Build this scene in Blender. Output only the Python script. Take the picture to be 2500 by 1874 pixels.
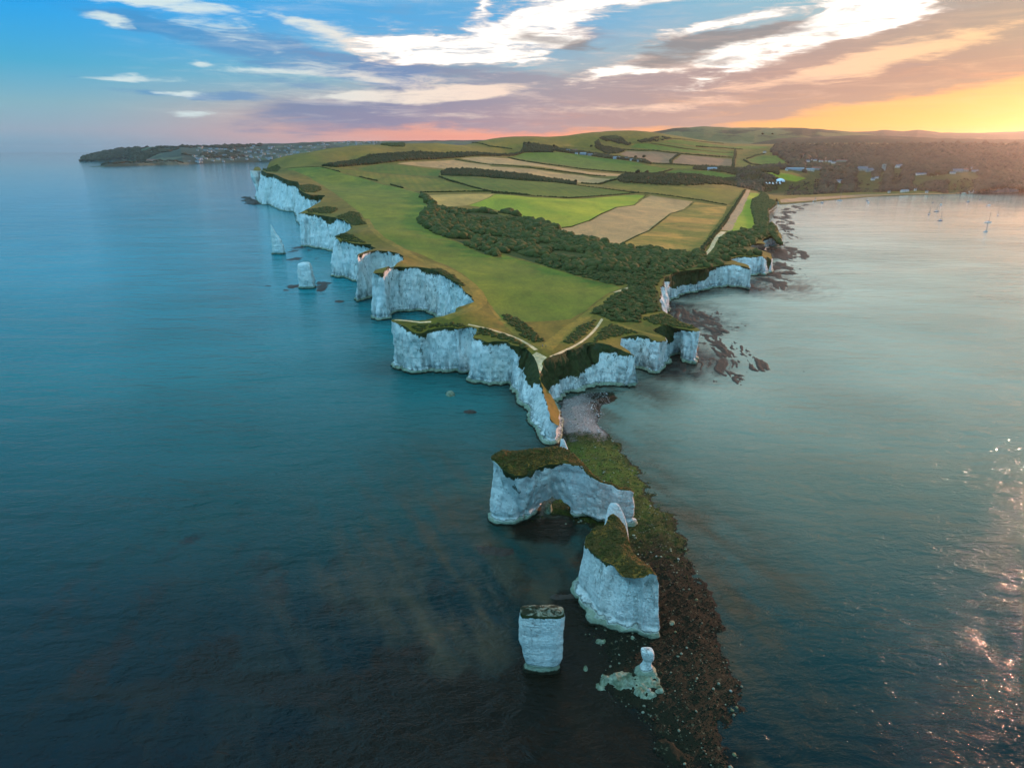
import bpy, bmesh, math, random, time
import numpy as np
from mathutils import Vector, Matrix
from mathutils.geometry import delaunay_2d_cdt
T0 = time.time()
random.seed(7); RNG = np.random.default_rng(7)
for o in list(bpy.data.objects): bpy.data.objects.remove(o)
S = bpy.context.scene; COL = S.collection
# ------------------------------------------------------------------ camera
F = 1664.8; CX = 1250; CY = 937; H = 120.; PIT = math.radians(18.92)
cam = bpy.data.cameras.new('camera'); cam.sensor_width = 36; cam.lens = 36*F/2500; cam.clip_start = 1; cam.clip_end = 120000
co = bpy.data.objects.new('camera', cam); COL.objects.link(co); co.location = (0, 0, H); co.rotation_euler = (math.pi/2-PIT, 0, 0); S.camera = co
S.view_settings.view_transform = 'Standard'; S.view_settings.look = 'None'; S.view_settings.exposure = .62; S.view_settings.gamma = 1
S.view_settings.use_curve_mapping = False
S.cycles.max_bounces = 4; S.cycles.diffuse_bounces = 2; S.cycles.glossy_bounces = 2; S.cycles.transmission_bounces = 2; S.cycles.volume_bounces = 0
S.cycles.use_denoising = True; S.cycles.sample_clamp_indirect = 4
SUN_AZ = 49.5; SUN_EL = 5.5
def lin(r, g, b, k=1.):
    f = lambda c: ((c/255+.055)/1.055)**2.4 if c > 10 else c/255/12.92
    return (f(r)*k, f(g)*k, f(b)*k, 1)
# ------------------------------------------------------------------ node helper
class N:
    def __init__(s, tree): s.t = tree; s.n = tree.nodes; s.l = tree.links
    def new(s, ty, **k):
        n = s.n.new(ty)
        for a, v in k.items(): setattr(n, a, v)
        return n
    def put(s, sock, v):
        if hasattr(v, 'is_output'): s.l.new(v, sock)
        else: sock.default_value = v
    def m(s, op, a, b=0., c=0., clamp=False):
        n = s.new('ShaderNodeMath', operation=op, use_clamp=clamp); s.put(n.inputs[0], a); s.put(n.inputs[1], b); s.put(n.inputs[2], c); return n.outputs[0]
    def mix(s, f, a, b, bt='MIX'):
        n = s.new('ShaderNodeMix', data_type='RGBA', blend_type=bt); s.put(n.inputs[0], f); s.put(n.inputs[6], a); s.put(n.inputs[7], b); return n.outputs[2]
    def ramp(s, f, stops, interp='LINEAR'):
        n = s.new('ShaderNodeValToRGB'); r = n.color_ramp; r.interpolation = interp
        while len(r.elements) < len(stops): r.elements.new(.5)
        for e, (p, c) in zip(r.elements, stops):
            e.position = p; e.color = c if hasattr(c, '__len__') else (c, c, c, 1)
        s.put(n.inputs[0], f); return n.outputs[0]
    def noise(s, vec, scale, detail=4, rough=.55, dist=0.):
        n = s.new('ShaderNodeTexNoise'); s.put(n.inputs['Vector'], vec); n.inputs['Scale'].default_value = scale
        n.inputs['Detail'].default_value = detail; n.inputs['Roughness'].default_value = rough; n.inputs['Distortion'].default_value = dist; return n.outputs[0]
    def map(s, vec, loc=(0, 0, 0), rot=(0, 0, 0), sc=(1, 1, 1), ty='POINT'):
        n = s.new('ShaderNodeMapping', vector_type=ty); s.put(n.inputs[0], vec); n.inputs[1].default_value = loc; n.inputs[2].default_value = rot; n.inputs[3].default_value = sc; return n.outputs[0]
# ------------------------------------------------------------------ sky
def ray(px, py):
    v = CY-py; return px-CX, F*math.cos(PIT)+v*math.sin(PIT), v*math.cos(PIT)-F*math.sin(PIT)
def azel(px, py):
    x, y, z = ray(px, py); return math.degrees(math.atan2(x, y)), math.degrees(math.atan2(z, math.hypot(x, y)))
W = bpy.data.worlds.new('World'); S.world = W; W.use_nodes = True
def build_world():
    t = W.node_tree; t.nodes.clear(); n = N(t)
    out = n.new('ShaderNodeOutputWorld'); bg = n.new('ShaderNodeBackground'); n.l.new(bg.outputs[0], out.inputs[0])
    g = n.new('ShaderNodeTexCoord').outputs['Generated']
    sx = n.new('ShaderNodeSeparateXYZ'); n.l.new(g, sx.inputs[0]); X, Y, Z = sx.outputs
    az = n.m('MULTIPLY', n.m('ARCTAN2', X, Y), 180/math.pi); el = n.m('MULTIPLY', n.m('ARCSINE', Z), 180/math.pi)
    # closeness to the sun's azimuth
    dr = n.m('SUBTRACT', az, SUN_AZ); c = n.m('COSINE', n.m('MULTIPLY', dr, math.pi/180))
    e = n.m('POWER', n.m('DIVIDE', n.m('MAXIMUM', el, 0.), 90., clamp=True), .5)   # 0:0, 2.5deg:.167, 5:.236, 10:.333
    P_ = lambda d: math.sqrt(d/90)
    L = n.ramp(e, [(0, lin(118, 165, 190)), (P_(.6), lin(130, 165, 188)), (P_(1.3), lin(145, 166, 186)), (P_(3), lin(125, 172, 190)), (P_(5.5), lin(62, 165, 205)), (P_(9), lin(5, 142, 208, 1.25)), (P_(22), lin(30, 155, 205, 1.6)), (P_(48), lin(112, 194, 230, 4.0)), (1, lin(80, 165, 220, 1.1))])  # unseen upper sky away from the sun brightened to light the chalk
    M = n.ramp(e, [(0, lin(246, 150, 140)), (P_(1), lin(252, 152, 122)), (P_(2.5), lin(240, 160, 136)), (P_(5), lin(150, 178, 188)), (P_(9), lin(85, 165, 215)), (P_(20), lin(60, 150, 195, .8)), (P_(40), lin(40, 120, 170, .45)), (1, lin(80, 165, 220, 1.1))])  # upper sky toward the sun dimmed so the near water stays dark
    R = n.ramp(e, [(0, lin(250, 118, 55)), (P_(.5), lin(255, 142, 58)), (P_(1.6), lin(255, 188, 72)), (P_(3), lin(255, 182, 88)), (P_(5), lin(248, 148, 84)), (P_(7), lin(190, 175, 145)), (P_(10), lin(150, 190, 195)), (P_(20), lin(150, 185, 190, .9)), (P_(40), lin(50, 120, 160, .4)), (1, lin(80, 165, 220, 1.1))])
    base = n.mix(n.ramp(c, [(.10, 0.), (.72, 1.)], 'EASE'), L, M)
    base = n.mix(n.ramp(c, [(.66, 0.), (.985, 1.)], 'LINEAR'), base, R)
    nis = n.new('ShaderNodeTexSky', sky_type='NISHITA', sun_disc=False, sun_elevation=math.radians(SUN_EL), sun_rotation=math.radians(SUN_AZ))
    nis.altitude = 120
    ns = n.new('ShaderNodeVectorMath', operation='SCALE'); n.l.new(nis.outputs[0], ns.inputs[0]); ns.inputs[3].default_value = .10
    base = n.mix(.10, base, ns.outputs[0])
    # domain for clouds: (azimuth, elevation) in degrees, warped; streaky noise in the direction space
    cb = n.new('ShaderNodeCombineXYZ'); n.l.new(az, cb.inputs[0]); n.l.new(el, cb.inputs[1])
    sv = n.map(g, sc=(1, 1, 5.5))
    w1 = n.new('ShaderNodeTexNoise'); n.l.new(sv, w1.inputs['Vector']); w1.inputs['Scale'].default_value = 5; w1.inputs['Detail'].default_value = 5; w1.inputs['Roughness'].default_value = .6
    wv = n.new('ShaderNodeVectorMath', operation='MULTIPLY_ADD'); n.l.new(w1.outputs[1], wv.inputs[0]); wv.inputs[1].default_value = (9, 2.6, 0); wv.inputs[2].default_value = (-4.5, -1.3, 0)
    ad = n.new('ShaderNodeVectorMath', operation='ADD'); n.l.new(cb.outputs[0], ad.inputs[0]); n.l.new(wv.outputs[0], ad.inputs[1]); q = ad.outputs[0]
    st = n.noise(n.map(cb.outputs[0], rot=(0, 0, math.radians(-6)), sc=(.13, 1.1, 1)), 1.0, 7, .66, .5)
    st2 = n.noise(n.map(cb.outputs[0], loc=(5, 3, 0), rot=(0, 0, math.radians(5)), sc=(.22, 1.5, 1)), 1.0, 5, .65, .9)
    fs0 = n.noise(n.map(cb.outputs[0], loc=(2, 7, 0), rot=(0, 0, math.radians(14)), sc=(.16, 1.1, 1)), 1.0, 8, .72, .9)
    def blobs(lst):
        acc = None
        for (px, py, hw, hh, rot, s) in lst:
            a0, e0 = azel(px, py); k = 180/math.pi/F
            mp = n.map(q, loc=(a0, e0, 0), rot=(0, 0, math.radians(rot)), sc=(hw*k*1.5, hh*k*1.55, 1), ty='TEXTURE')
            gr = n.new('ShaderNodeTexGradient', gradient_type='SPHERICAL'); n.l.new(mp, gr.inputs[0])
            acc = n.m('MULTIPLY_ADD', gr.outputs[1], s, acc if acc is not None else 0.)
        return acc
    # grey banks, then white lit cloud over them, then dark small shreds
    grey = blobs([(1500, 225, 620, 50, 4, 1.5), (2050, 185, 480, 60, 9, 1.5), (1150, 275, 480, 34, 1, 1.3), (1050, 185, 330, 30, -8, 1.2), (2380, 60, 260, 75, 10, 1.6), (1320, 240, 300, 24, -3, 1.1), (1700, 260, 300, 20, 2, .8), (1400, 95, 110, 26, 0, .9)])
    cov = lambda b_, nz, lo, hi: n.ramp(n.m('MULTIPLY_ADD', n.m('MINIMUM', b_, 1.1), .5, n.m('MULTIPLY', nz, .9)), [(lo, 0.), (hi, 1.)], 'EASE')
    fg = cov(grey, st, .60, 1.0)
    gc = n.ramp(n.m('DIVIDE', n.m('ADD', az, 40.), 80., clamp=True), [(.0, lin(70, 120, 165)), (.38, lin(110, 125, 160)), (.52, lin(150, 142, 155)), (.8, lin(172, 145, 135)), (1, lin(150, 140, 120))])
    gc = n.mix(n.ramp(el, [(0., 0.), (1, 0.)]), gc, gc)
    col = n.mix(n.m('MULTIPLY', fg, .82), base, gc)
    blue = blobs([(600, 112, 300, 26, -9, 1.35), (880, 168, 260, 30, -9, 1.2), (700, 205, 160, 14, -6, .9), (430, 232, 130, 8, -4, 1.0), (560, 240, 110, 8, -4, .7), (190, 180, 40, 8, 0, .7), (330, 55, 70, 12, -5, .7)])
    fb = n.m('MULTIPLY', cov(blue, st, .60, 1.05), .8)
    col = n.mix(n.m('MULTIPLY', fb, .85), col, n.ramp(n.m('DIVIDE', n.m('ADD', az, 30.), 40., clamp=True), [(.1, lin(70, 135, 185)), (.7, lin(120, 140, 178))]))
    cream = blobs([(830, 92, 130, 22, -18, 1.1), (530, 68, 130, 16, -12, .8), (920, 195, 240, 22, -8, .9), (600, 168, 90, 9, -2, .9), (1000, 243, 170, 14, 3, 1.1), (820, 240, 120, 9, 2, .9), (450, 231, 40, 8, 0, 1.6), (310, 187, 80, 7, 0, 1.0), (445, 279, 50, 7, 0, 1.1), (260, 52, 45, 9, 0, 1.4), (380, 8, 260, 10, -3, 1.2), (1180, 225, 130, 14, 6, 1.), (1100, 290, 200, 8, 0, .6), (1950, 190, 260, 16, 9, .8), (2250, 120, 220, 22, 14, .9), (1480, 262, 300, 12, 2, .8), (480, 150, 30, 8, 0, .8)])
    fc = n.m('MULTIPLY', cov(cream, n.m('MULTIPLY_ADD', fs0, .9, n.m('MULTIPLY_ADD', st2, .8, -.35)), .58, 1.2), .92)
    col = n.mix(fc, col, n.ramp(n.m('DIVIDE', n.m('ADD', az, 25.), 60., clamp=True), [(.1, lin(205, 220, 220)), (.3, lin(240, 222, 205)), (.7, lin(252, 205, 175)), (1, lin(253, 205, 150))]))
    white = blobs([(1390, 30, 290, 48, 14, 1.35), (1240, 85, 150, 24, 10, .9), (1130, 142, 230, 22, -3, 1.5), (960, 95, 90, 20, 0, 1.2), (2040, 66, 300, 36, 17, 1.7), (1830, 40, 170, 18, 10, .9), (1560, 172, 240, 12, 8, 1.25), (1370, 118, 90, 18, 12, .7), (2120, 18, 180, 30, 14, 1.1), (1185, 5, 30, 22, 45, 1.), (1620, 110, 120, 16, 20, .8)])
    fw = cov(white, n.m('MULTIPLY_ADD', fs0, 1.0, n.m('MULTIPLY_ADD', st2, 1.0, -.50)), .66, 1.42)
    col = n.mix(fw, col, n.mix(n.ramp(fw, [(.35, 0.), (1., 1.)]), lin(240, 216, 200), (1.12, 1.06, .98, 1)))
    dark = blobs([(1800, 92, 150, 15, 10, 1.5), (1660, 100, 80, 12, 8, 1.), (1560, 155, 60, 10, 5, .8), (1420, 118, 80, 20, 0, 1.), (1290, 90, 60, 18, 0, .9), (1740, 140, 120, 10, 3, .7)])
    fd = cov(dark, st2, .62, .95)
    col = n.mix(n.m('MULTIPLY', fd, .8), col, lin(135, 128, 128))
    fs = n.noise(n.map(cb.outputs[0], loc=(9, 1, 0), rot=(0, 0, math.radians(-3)), sc=(.16, 1.6, 1)), 1.0, 6, .7, .5)
    lo = n.m('MULTIPLY', n.ramp(n.m('DIVIDE', n.m('ADD', az, 30.), 50., clamp=True), [(0., .0), (.35, .55), (1, .30)]), n.ramp(n.m('DIVIDE', el, 12.), [(.12, .25), (.3, 1.), (.7, .6), (1., .2)]))
    col = n.mix(n.m('MULTIPLY', n.ramp(fs, [(.50, 0.), (.72, 1.)]), lo), col, n.ramp(n.m('DIVIDE', n.m('ADD', az, 25.), 60., clamp=True), [(.1, lin(225, 222, 215)), (.7, lin(252, 205, 180)), (1, lin(253, 205, 150))]))
    col = n.mix(n.m('MULTIPLY', n.ramp(fs, [(.28, 1.), (.45, 0.)]), n.m('MULTIPLY', lo, .8)), col, lin(140, 138, 158))
    sc = n.new('ShaderNodeVectorMath', operation='SCALE'); n.put(sc.inputs[0], col); sc.inputs[3].default_value = .76; col = sc.outputs[0]
    # unseen upper cloud, shaped for the bay's reflection and the light on the chalk
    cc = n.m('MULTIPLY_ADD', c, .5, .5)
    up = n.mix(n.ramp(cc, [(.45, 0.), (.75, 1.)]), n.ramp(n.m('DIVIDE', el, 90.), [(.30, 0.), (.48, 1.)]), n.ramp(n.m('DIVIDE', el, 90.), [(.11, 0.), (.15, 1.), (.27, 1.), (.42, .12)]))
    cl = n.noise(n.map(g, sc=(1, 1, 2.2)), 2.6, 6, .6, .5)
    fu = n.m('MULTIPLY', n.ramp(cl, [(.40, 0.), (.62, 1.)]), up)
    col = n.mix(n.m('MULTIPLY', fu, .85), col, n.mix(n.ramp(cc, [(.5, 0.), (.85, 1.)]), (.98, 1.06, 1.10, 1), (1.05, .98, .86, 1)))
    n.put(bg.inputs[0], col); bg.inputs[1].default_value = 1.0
    W.cycles.sampling_method = 'MANUAL'; W.cycles.sample_map_resolution = 512
build_world()
# ------------------------------------------------------------------ sun
sl = bpy.data.lights.new('sun', 'SUN'); sl.energy = 3.4; sl.angle = math.radians(.6); sl.color = (1, .50, .32)
so = bpy.data.objects.new('sun', sl); COL.objects.link(so)
sd = Vector((math.sin(math.radians(SUN_AZ))*math.cos(math.radians(SUN_EL)), math.cos(math.radians(SUN_AZ))*math.cos(math.radians(SUN_EL)), math.sin(math.radians(SUN_EL))))
so.rotation_euler = sd.to_track_quat('Z', 'Y').to_euler(); so.location = (600, 500, 400)
# ------------------------------------------------------------------ numpy noise
def _h(ix, iy, iz, seed):
    n = (ix*374761393+iy*668265263+iz*2147483647+seed*974634777) & 0xffffffff
    n = ((n ^ (n >> 13))*1274126177) & 0xffffffff
    return ((n ^ (n >> 16)) & 0xffff)/32767.5-1
def vnoise(x, y, z=0., seed=0):
    x, y, z = np.broadcast_arrays(np.asarray(x, float), np.asarray(y, float), np.asarray(z, float))
    ix = np.floor(x).astype(np.int64); iy = np.floor(y).astype(np.int64); iz = np.floor(z).astype(np.int64)
    fx = x-ix; fy = y-iy; fz = z-iz
    sx = fx*fx*(3-2*fx); sy = fy*fy*(3-2*fy); sz = fz*fz*(3-2*fz); r = 0
    for a in (0, 1):
        for b in (0, 1):
            for c in (0, 1):
                r = r+_h(ix+a, iy+b, iz+c, seed)*(sx if a else 1-sx)*(sy if b else 1-sy)*(sz if c else 1-sz)
    return r
def fbm(x, y, z=0., o=4, seed=0, g=.5):
    r = 0; a = 1.; s = 0.
    for i in range(o):
        r = r+a*vnoise(np.asarray(x)*2**i, np.asarray(y)*2**i, np.asarray(z)*2**i, seed+i*17); s += a; a *= g
    return r/s
# ------------------------------------------------------------------ pixel -> place
def P(px, py, z=0.):
    x, y, w = ray(px, py); t = (z-H)/w; return (x*t, y*t)
def PD(px, py, D):
    x, y, w = ray(px, py); return (x/y*D, D, H+w/y*D)
def crop(ox, oy, k): return lambda x, y: (ox+x/k, oy+y/k)
c3 = crop(550, 330, 2.9493); cA = crop(850, 700, 2.4578); c1 = crop(1500, 540, 4.424); c2 = crop(1100, 780, 4.424); c4 = crop(1200, 300, 3.16)
c5 = crop(1100, 1050, 3.014); c6 = crop(1150, 1400, 3.16); c7 = crop(1800, 280, 3.16); c10 = crop(700, 500, 4.424); c11 = crop(580, 380, 7.373); cS = crop(180, 320, 3.072)
# ------------------------------------------------------------------ coast: (crop, x, y, z, base, veg)   base = outward metres or (x, y) of the foot in the crop
COAST = [(-655, 1905, 72, 1., 0.)]
def cn(cr, lst):
    for q in lst:
        x, y, z = q[:3]; b = q[3] if len(q) > 3 else 2.; v = q[4] if len(q) > 4 else .06
        tp = P(*cr(x, y), z); bp = P(*cr(*b), 0) if isinstance(b, tuple) else None
        COAST.append((tp[0], tp[1], z, b if bp is None else bp, v))
cn(c11, [(228, 268, 71, 19, 0), (320, 205, 75, 24, .05), (420, 232, 73, 22, .1), (450, 275, 72, 20, .2), (530, 315, 70, 18, .2), (650, 330, 68, 17, .2), (760, 375, 66, 16, .2), (830, 412, 64, 14, .25), (950, 450, 61, 14, .3), (1080, 470, 59, 12, .35), (1130, 545, 57, 10, .3), (1110, 610, 55, 9, .2), (1200, 670, 53, 8, .25), (1310, 705, 52, 7, .3), (1450, 705, 51, 6, .3), (1580, 718, 50, 5, .2),
  (1480, 830, 48, 3, .1), (1340, 915, 46, 3), (1200, 990, 44, 3), (1085, 1045, 42, 3, 0), (1270, 1040, 42, 6, .05), (1350, 1045, 42, 6, .05), (1500, 1075, 41.5, 6, .15), (1650, 1095, 41, 7, .4), (1780, 1120, 41, 7, .15), (1900, 1150, 40.5, 6, .1), (2000, 1205, 40, 5), (2080, 1285, 39.5, 4), (1960, 1370, 39, 2), (1860, 1422, 38.5, 2), (1770, 1478, 37.5, 2)])
cn(c10, [(525, 372, 36, 9, .0), (580, 390, 36, 4), (640, 398, 36, 3), (700, 412, 36, 3), (780, 422, 36, 3, .1), (900, 427, 36, 3, .2), (962, 470, 36, 3, .1), (900, 487, 37, 2), (830, 508, 38, 2), (765, 545, 38.5, 4, .05), (845, 512, 38, 4, .08), (970, 493, 37.5, 4, .03), (1100, 502, 37, 4), (1200, 518, 36.5, 4), (1262, 565, 36, 3), (1255, 602, 36, 3),
  (1180, 640, 36, 2), (1110, 668, 36, 2), (1000, 690, 35.6, 2), (950, 703, 35.4, 2), (925, 735, 35, 2, .03), (1050, 738, 34.8, 3, .1), (1110, 680, 35, 4, .05), (1250, 668, 34.5, 5, .1), (1400, 668, 34, 6, .05), (1530, 685, 33.5, 6, .2), (1650, 730, 33, 5, .1), (1750, 795, 32, 4, .05), (1850, 852, 31.5, 3), (1900, 900, 31, 3), (1930, 945, 30.5, 3), (2000, 982, 30, 2), (2010, 1050, 29.5, 2),
  (1940, 1082, 29, 1.5), (1850, 1112, 29, 1.5), (1780, 1170, 28.5, 1.5), (1690, 1200, 28.5, 1.5), (1550, 1225, 28, 1.5), (1300, 1237, 28, 1.5), (1138, 1238, 27.5, 2, 0), (1138, 1262, 27.5, 1.5, 0), (1240, 1298, 26.5, 1.5, .03), (1345, 1362, 24.3, 1.5, .05), (1440, 1385, 23.6, 1.5, .12), (1520, 1345, 24.3, 2, .1), (1700, 1322, 25.8, 2.5, .1), (1850, 1340, 26, 2.5, .08), (1950, 1312, 26.3, 2), (2050, 1335, 26, 1.5)])
cn(c2, [(283, 118, 25.5, 1.5), (238, 196, 24.6, 1.5, .02), (330, 212, 24.2, 3, .08), (400, 245, 23.6, 3, .1), (500, 232, 24, 3, .1), (600, 238, 24, 3, .08), (650, 272, 23.8, (640, 700), .1), (790, 300, 23, (640, 760), .42), (880, 380, 22, (700, 830), .5), (938, 470, 19.5, (735, 900), .5), (950, 560, 17, (745, 930), .45), (950, 630, 15, (790, 975), .3),
  (985, 715, 14, (820, 1010), .12), (1010, 780, 13.6, (815, 1050), .08), (1028, 870, 13.2, (850, 1110), .03), (1045, 960, 12.8, (915, 1180), .02), (1085, 1075, 11.5, (975, 1290), .02), (1130, 1125, 10, (1030, 1345), .0), (1168, 1142, 9, (1120, 1362), 0),
  (1172, 1130, 8.5, (1192, 1300), 0), (1165, 1050, 7.5, (1182, 1160), 0), (1152, 965, 8, (1178, 1010), .1), (1112, 870, 10, (1152, 935), .5), (1062, 780, 12, (1125, 905), .55), (1012, 712, 13.6, (1110, 880), .55), (970, 640, 15, (1120, 890), .6), (985, 560, 16.5, (1130, 900), .62), (1010, 480, 19.5, (1150, 900), .64), (1045, 412, 21.3, (1200, 880), .64), (1250, 348, 21, (1300, 828), .62), (1370, 292, 21, (1440, 795), .62), (1470, 250, 20.8, (1500, 775), .6), (1600, 252, 20.5, (1600, 752), .4), (1720, 275, 20, (1660, 730), .35), (1850, 332, 19.5, (1800, 720), .25), (1995, 396, 18.5, (1985, 748), .03)])
cn(c1, [(150, 1395, 18.8, .8, 0), (60, 1335, 19, .8, .2), (70, 1262, 19.4, 1.5, .05), (150, 1232, 19.6, 3, .1), (260, 1222, 19.7, 3, .15), (350, 1238, 19.6, 3, .15), (420, 1285, 19.3, 3, .1), (480, 1300, 19.2, 2.5, .05), (565, 1290, 19.1, 1.2, .02), (545, 1250, 19.4, 1), (480, 1215, 19.8, 1), (405, 1175, 20.1, (580, 1560), .5), (500, 1128, 20.3, (590, 1500), .5), (580, 1125, 20.2, (600, 1470), .6), (660, 1148, 20, (700, 1440), .3), (780, 1170, 20, 3, .08), (880, 1196, 19.9, 2, .05), (938, 1184, 19.8, 1.2, 0),
  (920, 1162, 19.9, 1), (800, 1108, 20, 1.5), (700, 1075, 20, 2, .2), (620, 1028, 20, 3, .2), (560, 990, 20, 3, .2), (505, 960, 20, 6, .3), (480, 870, 20.3, 8, .2), (490, 780, 20.6, 8, .1), (508, 690, 21, 8, .1), (545, 605, 21.6, (560, 900), .3), (640, 555, 21.8, (640, 850), .6), (760, 535, 21.8, (750, 800), .62), (880, 520, 21.6, (880, 760), .62), (1010, 505, 21.2, (1000, 740), .5), (1130, 478, 20.6, (1120, 722), .12), (1220, 468, 20.4, 3, .1), (1300, 472, 20.2, 3, .05), (1400, 485, 19.8, 3, .15), (1472, 515, 19.3, 1.5, 0),
  (1440, 470, 19.5, 1), (1330, 440, 19.6, 1), (1240, 405, 19.5, 2, .1), (1350, 378, 19.2, 3, .1), (1470, 385, 18.8, 3, .05), (1600, 380, 18, 2, .03), (1620, 398, 17.4, 1.5, .03), (1640, 380, 17, 3, .9), (1690, 408, 14, 2, .3), (1708, 405, 13.5, 1.5, 0), (1690, 350, 15, 3, .6), (1600, 318, 17, 3, .5), (1440, 262, 18, (1480, 300), .3), (1550, 238, 17.5, (1580, 322), .3), (1640, 250, 16, (1640, 318), .1), (1590, 200, 17.5, (1660, 280), .4), (1680, 158, 17.5, (1700, 272), .3), (1750, 165, 16.5, (1755, 268), .1), (1808, 190, 14, (1802, 245), .1), (1790, 130, 15.5, 5, .8), (1745, 60, 16, 6, 1), (1700, 0, 16, 8, 1)])
cn(c7, [(258, 900, 16, 8, 1), (215, 820, 16, 9, 1), (200, 740, 15, 9, .9), (225, 700, 14, 8, .7), (280, 672, 12, 7, .8), (300, 640, 9, 7, .8), (330, 690, 1.2, 2, 0), (420, 684, .8, 2, 0), (600, 668, .8, 2, 0), (800, 650, .8, 2, 0), (1000, 634, .8, 2, 0), (1300, 620, .8, 2, 0), (1700, 612, .8, 2, 0), (2212, 600, .8, 2, 0), (2700, 590, .8, 2, 0)])
NV = len(COAST)
HID = [(2200, 2000, 1, 2., 0), (4600, 3900, 60, 2., 0), (4700, 4700, 150, 2., 0), (900, 4750, 120, 2., 0), (200, 3700, 105, 2., 0), (-300, 3050, 85, 2., 0), (-640, 2650, 75, 2., 0), (-700, 2250, 66, 2., 0)]
ALL = COAST+HID
# ------------------------------------------------------------------ terrain height: thin plate spline over (x/y, ln y)
ctl = [(a[0], a[1], a[2]) for a in ALL]
def ck(lst, cr=None):
    for (px, py, z) in lst:
        if cr: px, py = cr(px, py)
        x, y = P(px, py, z); ctl.append((x, y, z))
def cd(lst):
    for (px, py, D) in lst: ctl.append(PD(px, py, D))
ck([(1326, 803, 23), (1200, 745, 26.5), (1350, 720, 24), (1300, 650, 25.5), (1200, 660, 28.5), (1100, 770, 26.5), (1500, 790, 21), (1600, 790, 20.5), (1450, 650, 23), (1560, 720, 21), (1600, 640, 21.8), (1000, 560, 38), (1000, 640, 33.5), (900, 500, 45), (850, 440, 56), (790, 450, 52), (1000, 500, 41), (1035, 471, 44), (1100, 440, 56), (1200, 500, 36), (1130, 540, 32), (1300, 550, 27), (1400, 590, 24.5), (1500, 560, 24), (1500, 480, 30), (1650, 500, 21), (1700, 600, 20.5), (1800, 520, 17), (1833, 465, 16), (1200, 420, 64), (1300, 445, 50), (1079, 418, 66), (1400, 440, 42), (1600, 440, 28), (1750, 445, 18), (1900, 460, 8), (2100, 455, 9)])
cd([(669, 393, 1950), (720, 378, 2030), (787, 364, 2150), (855, 356, 2300), (923, 353, 2450), (991, 351, 2600), (1058, 350, 2750), (1153, 349, 3000), (1200, 339, 3150), (1279, 334, 3300), (1358, 332.6, 3400), (1421, 325, 3550), (1485, 320, 3700), (1548, 319, 3800), (1596, 323, 3880), (1643, 330, 3950), (1706, 341, 4050), (1766, 349, 4150),
    (784, 405, 1780), (872, 391, 1980), (967, 400, 1960), (991, 374, 2250), (1092, 378, 2420), (1194, 377, 2620), (1254, 376, 2800), (1300, 400, 2350), (1400, 392, 2750), (1400, 365, 3120), (1548, 366, 3300), (1500, 345, 3400), (1548, 392, 2850), (1548, 427, 2050), (1700, 398, 2900), (1700, 430, 2150), (1750, 372, 3500), (1900, 365, 3900), (1900, 400, 2900), (1900, 430, 2250), (2006, 391, 3200), (2150, 420, 2500), (2150, 380, 3600), (2300, 400, 3000), (2350, 435, 2200), (2450, 420, 2550), (2500, 445, 2050), (2000, 352, 4400), (2200, 354, 4400), (2500, 356, 4400), (2500, 390, 3200), (2700, 400, 3000), (2700, 360, 4300)])
ck([(x, y, 0) for x, y in [(2212, 900), (1500, 800), (2700, 820), (2212, 700), (1500, 680), (1000, 760), (2700, 670), (700, 760), (2212, 640), (1800, 640), (2700, 620)]], c7)
C = np.array(ctl)
def uvx(x, y): return np.stack([np.asarray(x)/np.asarray(y)*1.6, np.log(np.asarray(y))], -1)
CU = uvx(C[:, 0], C[:, 1])
def tps(r2): return np.where(r2 > 1e-14, .5*r2*np.log(np.maximum(r2, 1e-14)), 0.)
_d = ((CU[:, None]-CU[None])**2).sum(-1); nC = len(C)
A = np.zeros((nC+3, nC+3)); A[:nC, :nC] = tps(_d)+np.eye(nC)*2e-6; A[:nC, nC] = 1; A[:nC, nC+1:] = CU; A[nC, :nC] = 1; A[nC+1:, :nC] = CU.T
SOL = np.linalg.solve(A, np.concatenate([C[:, 2], [0, 0, 0]]))
def TH(x, y):
    x = np.atleast_1d(np.asarray(x, float)); y = np.atleast_1d(np.asarray(y, float)); out = np.empty(len(x))
    for i in range(0, len(x), 8000):
        q = uvx(x[i:i+8000], y[i:i+8000]); r = ((q[:, None]-CU[None])**2).sum(-1)
        out[i:i+8000] = tps(r)@SOL[:nC]+SOL[nC]+q@SOL[nC+1:]
    return np.maximum(out, .5)
LD = np.exp(np.linspace(math.log(180), math.log(4600), 260))
def drape(pts):   # pixels -> points on the terrain
    res = []
    R_ = np.array([ray(*p) for p in pts]); u = R_[:, 0]/R_[:, 1]; w = R_[:, 2]/R_[:, 1]
    X = u[:, None]*LD[None]; Yd = np.broadcast_to(LD, X.shape)
    zt = TH(X.ravel(), Yd.ravel()).reshape(X.shape); zr = H+w[:, None]*LD[None]; f = zr-zt
    for i in range(len(pts)):
        # start beyond the near shore: the ray has to pass from above to below
        k = np.where((f[i, :-1] > 0) & (f[i, 1:] <= 0))[0]
        k = k[0] if len(k) else len(LD)-2
        a, b = f[i, k], f[i, k+1]; t = a/(a-b) if a != b else 0; t = min(max(t, 0), 1)
        D = LD[k]+t*(LD[k+1]-LD[k]); res.append((u[i]*D, D, H+w[i]*D))
    return np.array(res)
def inpoly(x, y, poly):
    x = np.asarray(x); y = np.asarray(y); r = np.zeros(x.shape, bool); n = len(poly)
    for i in range(n):
        x1, y1 = poly[i][:2]; x2, y2 = poly[(i+1) % n][:2]
        if y1 == y2: continue
        r ^= ((y1 > y) != (y2 > y)) & (x < (x2-x1)*(y-y1)/(y2-y1)+x1)
    return r
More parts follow.
